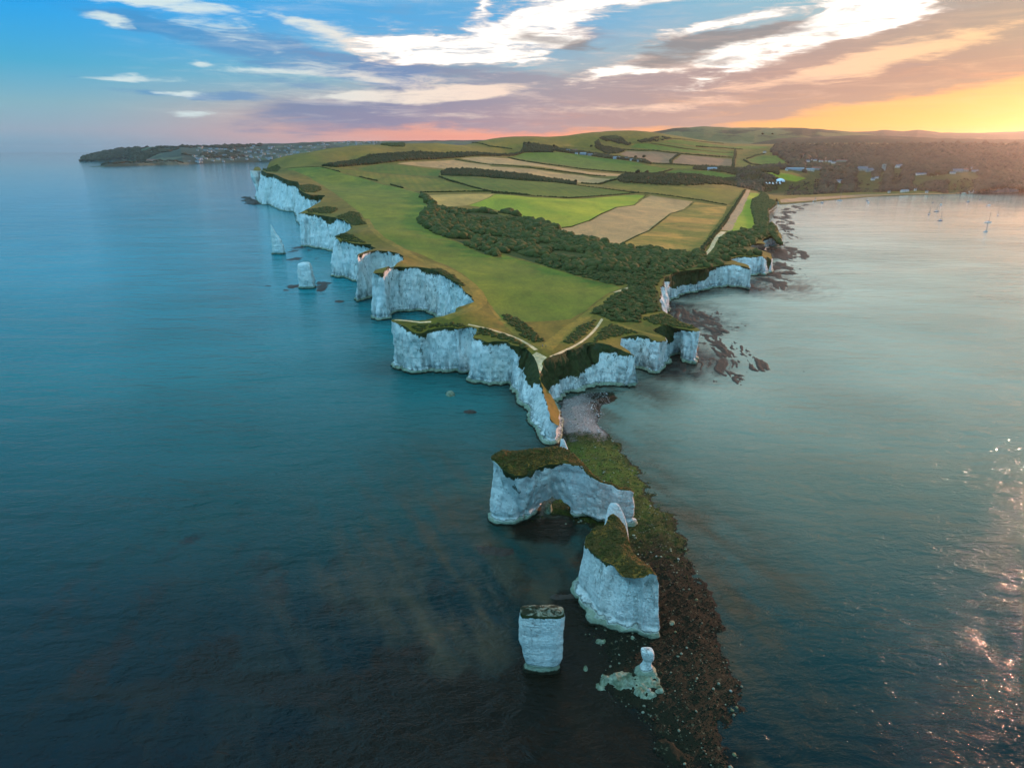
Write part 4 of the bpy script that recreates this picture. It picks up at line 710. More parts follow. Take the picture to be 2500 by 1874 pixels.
def stack(nodes, label, rows=40, dsf=1/520, amp=.6, plinth=1.4, cat='sea stack', name='sea_stack', cap=True, stain=.5, arch=None, zin=None, cut=None):
    nd = []
    for q in nodes:
        cr, x, y, z = q[:4]; b = q[4] if len(q) > 4 else 1.; v = q[5] if len(q) > 5 else .06; tp = P(*cr(x, y), z)
        nd.append((tp[0], tp[1], z, P(*cr(*b), 0) if isinstance(b, tuple) else b, v))
    ar = sum(nd[i][0]*nd[(i+1) % len(nd)][1]-nd[(i+1) % len(nd)][0]*nd[i][1] for i in range(len(nd)))
    top, z, base, veg, nr = prep(nd, True, dsf, 1. if ar > 0 else -1., .35)
    z = z+fbm(top[:, 0]*.5, top[:, 1]*.5, 0, 3, 81)*.35
    V, Fs, at = wall(top, z, base, veg, nr, True, rows, amp, plinth, -2., stain)
    if ar < 0: Fs = Fs[:, ::-1]
    cx, cy = top.mean(0); root = empty(name, (cx, cy, 0)); tag(root, label, cat)
    # top
    n_ = len(top); x0, y0 = top.min(0); x1, y1 = top.max(0); gs = .55; gx, gy = np.meshgrid(np.arange(x0, x1, gs), np.arange(y0, y1, gs)); gx = gx.ravel()+RNG.uniform(-.15, .15, gx.size); gy = gy.ravel()+RNG.uniform(-.15, .15, gy.size)
    sdv = sdist(gx, gy, [tuple(p) for p in top]); k = sdv > .3; gx, gy, sdv = gx[k], gy[k], sdv[k]
    w = 1/(((gx[:, None]-top[None, :, 0])**2+(gy[:, None]-top[None, :, 1])**2)+.3)**1.5; gz = (w*z[None]).sum(1)/w.sum(1)+np.clip(sdv*.3, 0, .8)*(1 if cap else .2)+fbm(gx*.35, gy*.35, 0, 4, 91)*.7*np.clip(sdv, 0, 1)
    if zin: gz = gz+zin(gx, gy, sdv)
    r = delaunay_2d_cdt([Vector(p) for p in np.concatenate([top, np.stack([gx, gy], 1)]).tolist()], [(i, (i+1) % n_) for i in range(n_)], [], 1, 1e-6)
    vv = np.array([tuple(p) for p in r[0]]); zz = np.concatenate([z, gz]); Z = np.array([zz[o[0]] if len(o) else zz.mean() for o in r[3]]); tri = [tuple(f) for f in r[2]]
    V = V-np.array([cx, cy, 0]); body = mesh('chalk_body', V, Fs, M['chalk'], at); capm = mesh('grass_cap', np.stack([vv[:, 0]-cx, vv[:, 1]-cy, Z], 1), tri, M['cap'] if cap else M['chalk'], None if cap else {'veg': np.full(len(vv), .35), 'tuft': np.full(len(vv), .8), 'stain': np.full(len(vv), .3)})
    if capm.polygons[0].normal.z < 0: capm.flip_normals()
    o = obj('chalk_body', body, root); obj('grass_cap' if cap else 'chalk_top', capm, root)
    if cap:
        k = (sdv > .15) & (RNG.uniform(0, 1, len(gx)) < .8); tp_ = np.stack([gx[k], gy[k]], 1); tz = gz[k]; rr_ = RNG.uniform(.18, .62, k.sum())*(1+.5*fbm(gx[k]*.3, gy[k]*.3, 0, 3, 2)); w_ = merged('tussocks', tp_-[cx, cy], rr_, M['tuss'], None, None, seed=77, squash=.6, sink=0., zs=tz); w_.parent = root
    if arch:   # cut the tunnel by a boolean against a rough arch-shaped prism
        (ax, ay), hw, hh, ang, ln = arch; bm = bmesh.new(); prof = []
        for k in range(22):
            a = math.pi*k/21; prof.append((math.cos(a)*hw*(1+.12*math.sin(k*2.3)), math.sin(a)**.8*hh*(1+.10*math.sin(k*1.7)+.0)))
        prof = [(hw*1.05, -4)]+prof+[(-hw*1.05, -4)]; rings = []
        for s in np.linspace(-ln, ln, 9):
            sc = 1+.25*abs(s/ln)+.08*math.sin(s); rings.append([bm.verts.new((ax-cx+math.cos(ang)*u*sc-math.sin(ang)*s, ay-cy+math.sin(ang)*u*sc+math.cos(ang)*s, v*(sc if v > 0 else 1))) for u, v in prof])
        for r0, r1 in zip(rings[:-1], rings[1:]):
            for i in range(len(prof)): bm.faces.new((r0[i], r0[(i+1) % len(prof)], r1[(i+1) % len(prof)], r1[i]))
        bm.faces.new(rings[0]); bm.faces.new(rings[-1][::-1]); bmesh.ops.recalc_face_normals(bm, faces=bm.faces)
        if bm.calc_volume(signed=True) < 0: bmesh.ops.reverse_faces(bm, faces=bm.faces)
        cm = bpy.data.meshes.new('cutter'); bm.to_mesh(cm); bm.free(); cm.materials.append(M['chalk'])
        # close the body with a flat lid and floor so the solver sees a solid
        bm = bmesh.new(); bm.from_mesh(body); bd = [e for e in bm.edges if e.is_boundary]; bmesh.ops.holes_fill(bm, edges=bd, sides=0)
        bmesh.ops.triangulate(bm, faces=[f for f in bm.faces if len(f.verts) > 4]); bmesh.ops.recalc_face_normals(bm, faces=bm.faces)
        if bm.calc_volume(signed=True) < 0: bmesh.ops.reverse_faces(bm, faces=bm.faces)
        bm.to_mesh(body); bm.free()
        co_ = bpy.data.objects.new('cutter', cm); COL.objects.link(co_); co_.parent = root
        md = o.modifiers.new('arch', 'BOOLEAN'); md.operation = 'DIFFERENCE'; md.object = co_; md.solver = 'FAST'
        bpy.context.view_layer.update(); dg = bpy.context.evaluated_depsgraph_get(); nm = bpy.data.meshes.new_from_object(o.evaluated_get(dg)); print('ARCH', len(body.polygons), len(nm.polygons), (ax, ay), [tuple(round(q, 1) for q in v_) for v_ in o.bound_box][::6], arch_c)
        o.modifiers.clear()
        if len(nm.polygons) > 500: o.data = nm; nm.name = 'chalk_body'
        bpy.data.objects.remove(co_)
    return root, (cx, cy), top, z
arch_c = P(*c5(775, 590), 0)
s1 = stack([(c5, 290, 205, 23.9, (290, 668), 0), (c5, 345, 245, 23.2, (350, 684), .04), (c5, 400, 300, 22, (430, 684), .08), (c5, 465, 338, 21, (520, 672), .1), (c5, 580, 328, 21, (620, 622), .12), (c5, 640, 278, 21.9, (700, 590), .1), (c5, 720, 248, 22.4, (770, 580), .05), (c5, 830, 246, 22.4, (850, 600), .03), (c5, 950, 267, 22, (910, 632), .01), (c5, 1050, 350, 19.4, (1000, 628), 0), (c5, 1110, 386, 18.2, (1060, 640), 0), (c5, 1200, 410, 17, (1140, 662), 0), (c5, 1235, 437, 16.2, (1220, 680), 0), (c5, 1320, 441, 15.5, (1315, 702), 0), (c5, 1348, 462, 14.3, (1352, 690), 0),
  (c5, 1352, 452, 14, (1352, 676), 0), (c5, 1310, 432, 15, 3., 0), (c5, 1240, 422, 16.2, 3., 0), (c5, 1180, 386, 17.5, 3., 0), (c5, 1105, 373, 18.4, 2.5, 0), (c5, 1060, 333, 19.6, 2., 0), (c5, 985, 252, 21.3, 1.5, .1), (c5, 905, 175, 22, 1., .1), (c5, 840, 132, 22.5, 1., .1), (c5, 770, 120, 23, 1., .1), (c5, 640, 135, 24, 1.5, .1), (c5, 500, 150, 24, 1.5), (c5, 370, 152, 24, 1.5), (c5, 312, 176, 24, 1, 0)],
  'long white sea stack with a green turf top and a low arch through its foot', arch=(arch_c, 6.0, 6.0, math.radians(-8), 26), dsf=1/560, rows=46, stain=.25)
s2 = stack([(c5, 975, 845, 15.7, (925, 1205), .0), (c5, 1010, 862, 15.8, (985, 1262), .03), (c5, 1065, 915, 15.9, (1045, 1325), .03), (c5, 1130, 965, 16, (1075, 1400), .03), (c5, 1195, 990, 16.6, (1130, 1440), .05), (c5, 1225, 1032, 17, (1200, 1470), .08), (c5, 1265, 1076, 17.2, (1260, 1480), .05), (c5, 1340, 1086, 18, (1350, 1482), .03), (c5, 1420, 1086, 18.6, (1420, 1520), .03), (c5, 1470, 1052, 19.3, (1480, 1545), 0), (c5, 1525, 1075, 19.4, (1550, 1540), 0),
  (c5, 1518, 1055, 19.2, (1560, 1480), 0), (c5, 1480, 1012, 19, 2.5, .05), (c5, 1400, 945, 18.6, 2.5, .1), (c5, 1340, 905, 17.5, 3, .1), (c5, 1318, 800, 17.5, 3, .05), (c5, 1285, 705, 18, 2, .0), (c5, 1240, 640, 18.8, 1.5, 0), (c5, 1195, 610, 19, 1.5, 0), (c5, 1165, 628, 18.6, 1.5, 0), (c5, 1135, 690, 17, 1.2, .1), (c5, 1065, 712, 16.4, 1.2, .1), (c5, 995, 775, 15.8, 1., .05)],
  'broad white sea stack with sloping turf top between arch stack and pillar', rows=46, plinth=2.0, stain=.3, amp=.55)
def pillar(rows_, D, label, depth=.8, cap=False, sub=None, name='sea_stack', cat='sea stack', amp=.35, seed=0, capveg=0., tilt=0., ncol=72, plinth_z=2.6, dmin=0., nsm=1):
    """rows_: (crop, y, xl, xr) silhouette at ground distance D, top first"""
    R_ = [];
    for cr, y, xl, xr in rows_:
        a = cr(xl, y); b_ = cr(xr, y); x0, _, z0 = PD(*a, D); x1, _, z1 = PD(*b_, D); R_.append(((z0+z1)/2, (x0+x1)/2, abs(x1-x0)/2))
    R_.append((-2.5, R_[-1][1], R_[-1][2]*1.05)); R_ = np.array(R_); nz = 46; t = np.linspace(0, 1, nz); zs = R_[0, 0]+(R_[-1, 0]-R_[0, 0])*t
    cx = np.interp(-zs, -R_[:, 0], R_[:, 1]); hw = np.interp(-zs, -R_[:, 0], R_[:, 2]); hw = smooth2(hw[:, None], nsm, False)[:, 0]
    bx = cx[-4]; root = empty(name, (bx, D, 0)); tag(root, label, cat)
    th = np.linspace(0, 2*math.pi, ncol, endpoint=False); TT, ZZ = np.meshgrid(th, zs); HW = hw[:, None]*np.ones_like(TT); HY = np.maximum(HW*depth, dmin)
    sq = (np.abs(np.cos(TT))**4+np.abs(np.sin(TT))**4)**-.25*.9+.1
    X = cx[:, None]-bx+HW*np.cos(TT)*sq; Y = HY*np.sin(TT)*sq
    r = fbm(X*.35+seed, Y*.35, ZZ*.12, 4, 7+seed)*.8+fbm(X*.1, Y*.1, ZZ*.7, 3, 17+seed)*.35+fbm(X*1.2, Y*1.2, ZZ*1.2, 3, 27)*.25
    k = amp*r*np.clip(hw[:, None]/3, .25, 1.5); X = X+np.cos(TT)*k; Y = Y+np.sin(TT)*k
    V = np.stack([X, Y, ZZ], -1).reshape(-1, 3); i = np.arange(ncol); i2 = (i+1) % ncol
    f = [tuple(q) for r_ in range(nz-1) for q in np.stack([r_*ncol+i, (r_+1)*ncol+i, (r_+1)*ncol+i2, r_*ncol+i2], 1)]
    veg = np.clip((ZZ-(R_[0, 0]-capveg*1.6))/(capveg*1.6+.01), 0, 1) if capveg else np.zeros_like(ZZ)
    tp = V[:ncol]; c0 = tp.mean(0); body = mesh('chalk_body', V, f, M['chalk'], {'veg': veg.ravel(), 'tuft': veg.ravel()*.5, 'stain': np.full(len(V), .3)}); obj('chalk_body', body, root)
    # top, three rings
    Vt = [tp]; ff = []
    for s, dz in ((.66, .25), (.33, .4)): Vt.append(c0+(tp-c0)*s+np.array([0, 0, dz*min(1, hw[0]/3)])+np.stack([0*th, 0*th, RNG.uniform(-.15, .15, ncol)*min(1, hw[0]/3)], 1))
    Vt.append((c0+np.array([0, 0, .35*min(1, hw[0]/3)]))[None]); Vt = np.concatenate(Vt)
    for r_ in range(2): ff += [tuple(q) for q in np.stack([r_*ncol+i, r_*ncol+i2, (r_+1)*ncol+i2, (r_+1)*ncol+i], 1)[:, ::-1]]
    ff += [(2*ncol+a, 2*ncol+b2, 3*ncol)[::-1] for a, b2 in zip(i, i2)]
    ff = [q[::-1] for q in ff]
    nm = 'grass_cap' if cap else 'chalk_top'; obj(nm, mesh(nm, Vt, ff, M['ptop'] if cap else M['chalk'], {'veg': np.full(len(Vt), .0), 'tuft': np.zeros(len(Vt)), 'stain': np.zeros(len(Vt))}), root)
    return root
pillar([(c6, 284, 375, 714), (c6, 330, 370, 719), (c6, 480, 370, 715), (c6, 560, 392, 712), (c6, 620, 402, 706), (c6, 655, 412, 698), (c6, 700, 428, 668), (c6, 706, 396, 690), (c6, 745, 398, 690)], 135.5, 'freestanding white chalk pillar with a thin dark turf top, nearest of the stacks', depth=.42, cap=True, capveg=.9, amp=.45, seed=3)
pillar([(c6, 588, 1314, 1400), (c6, 600, 1312, 1408), (c6, 640, 1318, 1410), (c6, 652, 1328, 1408), (c6, 664, 1332, 1394), (c6, 690, 1322, 1390), (c6, 705, 1312, 1396), (c6, 722, 1300, 1406), (c6, 745, 1276, 1426), (c6, 768, 1240, 1448), (c6, 790, 1195, 1470)], 133.5, 'small worn chalk stump with a blocky knob top on a green foot', depth=.8, amp=.38, seed=11, name='chalk_stump', nsm=0)
pillar([(c5, 537, 1178, 1215), (c5, 550, 1168, 1240), (c5, 580, 1158, 1255), (c5, 640, 1140, 1285), (c5, 700, 1132, 1300), (c5, 780, 1130, 1312), (c5, 900, 1130, 1320)], 186, 'thin jagged chalk blade behind the broad stack', depth=.35, amp=.3, seed=5, name='chalk_pinnacle')
pillar([(c3, 645, 325, 331), (c3, 680, 326, 350), (c3, 720, 329, 375), (c3, 760, 334, 400), (c3, 800, 338, 420), (c3, 835, 341, 428), (c3, 845, 340, 430), (c3, 856, 341, 430)], 839, 'sharp leaning white pinnacle, farther of the two lone stacks on the left', depth=.55, amp=1.5, seed=12, ncol=60)
pillar([(c3, 917, 548, 600), (c3, 925, 530, 615), (c3, 950, 522, 625), (c3, 1000, 524, 632), (c3, 1050, 532, 640), (c3, 1075, 538, 642), (c3, 1085, 536, 648), (c3, 1100, 537, 648)], 622, 'blunt round topped white stack, nearer of the two lone stacks on the left', depth=.7, amp=1.2, seed=15, ncol=60)
pillar([(c2, 1292, 1190, 1225), (c2, 1310, 1188, 1235), (c2, 1350, 1184, 1250), (c2, 1395, 1182, 1268)], 252, 'small white leaning block between the chalk fin and the arch stack', depth=.7, amp=.2, seed=18, name='chalk_block', ncol=36)
# low rocks
def rockpatch(name, cr, pl, h, mt, label, seed=0, g=.5, fx=.35, dx=.28, cat='rock'):
    pw = [P(*cr(*q), 0) for q in pl]; al = np.array(pw); sz = min(np.ptp(al[:, 0]), np.ptp(al[:, 1]))
    def zf(X, Y):
        d = sdist(X, Y, pw)+fbm(X*fx, Y*fx, 0, 4, seed)*sz*.16; r = fbm(X*fx*1.7, Y*fx*1.1, 0, 5, seed+3, .6)
        return np.clip(d*h/(sz*.16)+.15, -1.2, h)*(.8+.4*r)+(.5-np.abs(fbm(X*fx*1.3, Y*fx*1.3, 0, 3, seed+9)))*h*g-h*g*.4
    V, f = patch_grid(al[:, 0].min()-3, al[:, 0].max()+3, al[:, 1].min()-3, al[:, 1].max()+3, dx, dx*1.25, zf); c = al.mean(0)
    V = V-np.array([c[0], c[1], 0]); me = mesh(name, V, f, mt, {'veg': np.zeros(len(V)), 'tuft': np.zeros(len(V)), 'stain': np.full(len(V), .5)}); o = obj(name, me, loc=(c[0], c[1], 0)); return tag(o, label, cat)
def el_(x, y, rx, ry, n_=12): return [(x+rx*math.cos(a), y+ry*math.sin(a)) for a in np.linspace(0, 2*math.pi, n_, endpoint=False)]
M['greenrock'] = grass_mat('algae_rock', G(.11, .13, .075), G(.27, .29, .21), G(.035, .035, .018), .35, 1.2, bdist=.4, warm=(1, 1, 1, 1))
rockpatch('boulder', cA, el_(612, 646, 30, 14), 1.6, M['greenrock'], 'pale flat topped boulder alone in the dark water left of the fin', 2)
rockpatch('rock_slab', cA, el_(728, 752, 38, 11), .8, M['reef'], 'reddish brown rock slab just above water, left of the fin', 4)
rockpatch('rock_slab', c5, [(200, 860), (280, 850), (380, 865), (465, 870), (460, 905), (400, 925), (300, 915), (215, 900)], .7, M['reef'], 'long brown rock slab in the water below the arch stack', 6)
rockpatch('boulder', c5, el_(722, 592, 34, 26), 3.2, M['greenrock'], 'pale block seen in the mouth of the arch', 8)
rockpatch('rock_slab', c5, [(735, 1225), (780, 1205), (850, 1215), (925, 1200), (940, 1235), (850, 1240), (780, 1245)], .7, M['reef'], 'narrow dark ledge running left from the broad stack', 10)
rockpatch('rock_ledge', c6, [(980, 850), (1015, 785), (1100, 765), (1230, 752), (1310, 775), (1480, 800), (1515, 890), (1480, 960), (1400, 1000), (1290, 985), (1215, 920), (1120, 915), (1050, 870), (1000, 890)], 1.5, M['greenrock'], 'ragged green and white ledge round the foot of the small stump', 12, .55, fx=.5)
rockpatch('boulder', c6, el_(1450, 928, 40, 24), 1.5, M['greenrock'], 'rounded pale boulder at the right foot of the stump', 15)
rockpatch('boulder', c6, el_(1000, 525, 44, 18), .9, M['greenrock'], 'pale flat rock in the dark shallows left below the broad stack', 16, dx=.2)
rockpatch('boulder', c6, el_(1245, 512, 22, 24), 1.0, M['greenrock'], 'small pale rock right below the broad stack', 18, dx=.2)
rockpatch('boulder', c6, el_(885, 735, 18, 18), 1.0, M['greenrock'], 'small green boulder between pillar and stump', 20, dx=.2)
rockpatch('boulder', c6, el_(1550, 400, 34, 26), 1.5, M['greenrock'], 'pale boulder on the weed right of the broad stack', 22, dx=.2)
rockpatch('rock_slab', c6, [(1440, 1290), (1500, 1270), (1570, 1300), (1640, 1380), (1680, 1440), (1640, 1498), (1560, 1480), (1480, 1430), (1435, 1360)], .9, M['spit'], 'flat dark brown slab at the bottom end of the spit', 24)
rockpatch('rock_slab', c10, el_(570, 1043, 60, 12), .6, M['reef'], 'low red brown rock off the deep cove', 26, dx=.5)
rockpatch('rock_slab', c11, [(70, 760), (150, 735), (260, 800), (430, 850), (420, 880), (250, 885), (150, 870), (90, 800)], 7, M['reef'], 'dark rock at the foot of the far cliff corner', 28, dx=2., fx=.06)
print('stacks', time.time()-T0)
# ---- scattered stones on the spit
def scatter_stones():
    bm = bmesh.new(); bmesh.ops.create_icosphere(bm, subdivisions=1, radius=1); base = np.array([v.co[:] for v in bm.verts]); fc = np.array([[v.index for v in f.verts] for f in bm.faces]); bm.free()
    lst = []; big = []
    while len(lst) < 9000:
        x = RNG.uniform(spx[:, 0].min(), spx[:, 0].max(), 4000); y = 105+RNG.uniform(0, 1, 4000)**1.2*(spx[:, 1].max()-105); z = zspit(x, y); k = (z > -.12)
        for a, b_, c_ in zip(x[k], y[k], z[k]):
            r = .13+RNG.exponential(.075)
            (big if r > .42 and len(big) < 150 else lst).append((a, b_, c_, min(r, .7)))
    V = []; F_ = []; C_ = []
    pal = np.array([[.007, .0075, .004], [.011, .012, .005], [.021, .022, .010], [.15, .14, .09], [.012, .014, .005]]); palg = np.array([[.025, .032, .006], [.05, .06, .010], [.08, .08, .03], [.22, .21, .14], [.022, .028, .006]]); palp = np.array([[.22, .16, .14], [.35, .28, .25], [.5, .45, .42], [.14, .10, .08], [.28, .20, .17]])
    for i, (x, y, z, r) in enumerate(lst):
        s = r*RNG.uniform(.6, 1.2, 3)*np.array([1, 1, .6]); a = RNG.uniform(0, 6.28); v = base*s*(1+RNG.uniform(-.2, .2, (len(base), 1))); v = np.stack([v[:, 0]*math.cos(a)-v[:, 1]*math.sin(a), v[:, 0]*math.sin(a)+v[:, 1]*math.cos(a), v[:, 2]], 1)+[x, y, z+r*.1]
        V.append(v); F_.append(fc+i*len(base)); q = palp if y > 282 and x < 50 else palg if y > 185+RNG.uniform(-20, 20) else pal
        C_.append(np.tile(q[RNG.choice(5, p=[.3, .27, .2, .08, .15])]*RNG.uniform(.5, 1.4)*(1+.5*fbm(x*.12, y*.12, 0, 3, 66)), (len(base), 1)))
    m, n, b = mat('stones'); n.put(b.inputs['Base Color'], attr(n, 'tone', 'Color')); b.inputs['Roughness'].default_value = .75; b.inputs['Specular IOR Level'].default_value = .12
    tag(obj('cobbles', mesh('cobbles', np.concatenate(V), np.concatenate(F_), m, {'tone': np.concatenate(C_)}, smooth=False)), 'loose weedy cobbles covering the spit', 'cobbles', kind='stuff')
    vs = []
    for k in range(4):
        v = base*(1+RNG.uniform(-.22, .22, (len(base), 1)))*np.array([1, .8, .6]); vs.append(mesh('spit_boulder', v, fc, m, {'tone': np.tile([[.20, .19, .13], [.12, .12, .06], [.26, .24, .19], [.16, .14, .09]][k], (len(base), 1))}, smooth=False))
    for i, (x, y, z, r) in enumerate(big[:70]):
        o = obj('spit_boulder', vs[i % 4], loc=(x, y, z+.15*r)); o.scale = (r, r, r); o.rotation_euler = (0, 0, RNG.uniform(0, 6.28)); tag(o, 'pale angular boulder lying on the weedy shingle spit', 'boulder', 'boulders on the shingle spit')
scatter_stones()
# ================================================================== VEGETATION
def leafy(seed, r=1., nl=260):
    """crown of lumpy foliage plus loose leaf clumps standing out of it"""
    g = np.random.default_rng(seed); V = []; F_ = []; o = 0
    for k in range(5):
        v, f = blob_mesh(2, seed*10+k, .38, 1.9); c = g.normal(0, .42, 3)*np.array([1, 1, .45]); s = g.uniform(.45, .75) if k else .85; v = v*s+(c if k else 0); V.append(v); F_.append(f+o); o += len(v)
    V0 = np.concatenate(V); d = V0[g.integers(0, len(V0), nl)]*g.uniform(.95, 1.16, (nl, 1)); a = g.normal(0, 1, (nl, 3)); a /= np.linalg.norm(a, axis=1)[:, None]; b_ = np.cross(a, g.normal(0, 1, (nl, 3))); b_ /= np.linalg.norm(b_, axis=1)[:, None]; s = .10
    Q = np.concatenate([d+a*s, d+b_*s, d-a*s*.8-b_*s*.5]).reshape(3, nl, 3).transpose(1, 0, 2).reshape(-1, 3); F_.append(np.arange(nl*3).reshape(-1, 3)+o); V.append(Q)
    V = np.concatenate(V)*r; V[:, 2] += .25; return V, np.concatenate(F_)
def pts_in(poly, sp_fn, seed, maxn=60000, avoid=()):
    g = np.random.default_rng(seed); pl = np.asarray(poly); x0, y0 = pl.min(0)[:2]; x1, y1 = pl.max(0)[:2]; area = (x1-x0)*(y1-y0); out = []
    # density sampling: jittered grid in log distance
    y = y0
    while y < y1:
        s = sp_fn(y); xs = np.arange(x0, x1, s)+g.uniform(-.45, .45, len(np.arange(x0, x1, s)))*s; ys = y+g.uniform(-.45, .45, len(xs))*s; k = inpoly(xs, ys, pl)
        for a in avoid:
            k &= ~inpoly(xs, ys, a)
        out.append(np.stack([xs[k], ys[k]], 1)); y += s
    return np.concatenate(out) if out else np.zeros((0, 2))
FP = {f[3]: f[2] for f in FIELDS}
wood1 = FP['dark ground under the scrub wood']; wood2 = FP['dark scrubby ground over the bay cliffs']; wood3 = FP['wooded ground behind the bay']
lane = [f[2] for f in FIELDS if f[0] in ('lane', 'path')]
openf = [f[2] for f in FIELDS if f[0] in ('field', 'beach')]
bp = np.concatenate([pts_in(wood1, lambda y: 3.6+y*.0028, 1, avoid=lane), pts_in(wood2, lambda y: 5.6+y*.004, 2, avoid=lane)])
bp = bp[fbm(bp[:, 0]*.02, bp[:, 1]*.012, 0, 3, 44) < .36]; bp = bp[np.argsort(bp[:, 1])]; protos = [mesh('bush', *leafy(40+k), M['leaf'], smooth=False) for k in range(8)]
hz = TH(bp[:, 0], bp[:, 1]); nearb = bp[:270]
for i, (x, y) in enumerate(nearb):
    o = obj('bush', protos[i % 8], loc=(x, y, hz[i]-.2)); s = RNG.uniform(1.9, 3.4)*(1+.4*(fbm(x*.05, y*.05, 0, 2, 5)[()] if False else 0)); o.scale = (s*RNG.uniform(.9, 1.2), s*RNG.uniform(.9, 1.2), s*RNG.uniform(.65, 1.)); o.rotation_euler = (0, 0, RNG.uniform(0, 6.28)); tag(o, 'rounded dark green bush in the thick scrub behind the point', 'bush', 'bushes of the scrub wood')
for f_ in FIELDS:
    if f_[0] == 'path' and len(f_[2]) > 30 and f_[3].startswith('chalk track'): bp = bp[sdist(bp[:, 0], bp[:, 1], f_[2]) < -5.5]
rest = bp[270:]; rr = (1.9+rest[:, 1]*.0020)*RNG.uniform(.5, 1.6, len(rest))*(1+.6*fbm(rest[:, 0]*.025, rest[:, 1]*.025, 0, 3, 4))
merged('scrub', rest, rr, M['leaf'], 'thick dark scrub wood between the meadow and the fields', 'scrub', sub=2, seed=60, squash=.8)
print('bushes', len(bp), time.time()-T0)
SCR = [(c3, [(530, 370), (600, 355), (680, 370), (690, 395), (640, 415), (560, 405)]), (c3, [(270, 240), (380, 215), (400, 240), (370, 265), (300, 262)]), (c10, [(1540, 690), (1650, 690), (1800, 760), (1960, 840), (1975, 872), (1900, 880), (1800, 820), (1650, 735)]), (c10, [(540, 130), (700, 70), (780, 90), (810, 170), (860, 210), (720, 225), (650, 165)]), (c10, [(200, 60), (450, 20), (560, 40), (480, 100), (250, 85)]), (c10, [(540, 345), (700, 320), (800, 380), (860, 415), (700, 400), (570, 375)]),
  (cA, [(890, 165), (960, 165), (1060, 215), (1180, 330), (1100, 325), (1000, 270), (940, 225)]), (cA, [(1290, 330), (1360, 240), (1490, 195), (1440, 290), (1350, 345)]), (cA, [(1500, 270), (1580, 225), (1700, 250), (1850, 285), (1700, 275), (1640, 290), (1560, 310), (1480, 330)]), (cA, [(800, 230), (900, 260), (1060, 330), (1080, 380), (980, 330), (830, 290), (770, 290)]), (c10, [(1360, 1290), (1600, 1280), (1900, 1290), (1940, 1305), (1850, 1330), (1700, 1310), (1520, 1330), (1440, 1370), (1380, 1350)]), (cA, [(1190, 420), (1300, 400), (1400, 360), (1480, 345), (1420, 345), (1300, 390)]), (c11, [(1120, 560), (1300, 520), (1490, 570), (1400, 650), (1200, 660)]), (cA, [(1760, 190), (1900, 160), (2000, 215), (2090, 250), (1960, 240), (1850, 225)])]
sp_ = []
for k, (cr, l) in enumerate(SCR):
    pg = drape([cr(*q) for q in l])[:, :2]; sp_.append(pts_in(pg, lambda y: .9+y*.0022, 300+k, avoid=lane))
sp_ = np.concatenate(sp_)
for f_ in FIELDS:
    if f_[0] in ('path', 'bare_chalk'): sp_ = sp_[sdist(sp_[:, 0], sp_[:, 1], f_[2][::2] if len(f_[2]) > 40 else f_[2]) < -1.6]; print('scrub', len(sp_))
merged('gorse', sp_, (.75+sp_[:, 1]*.0014)*RNG.uniform(.5, 1.4, len(sp_)), M['scrub'], 'low dark gorse and bramble patches on the clifftop', 'gorse', seed=400, squash=.5, sink=.05)
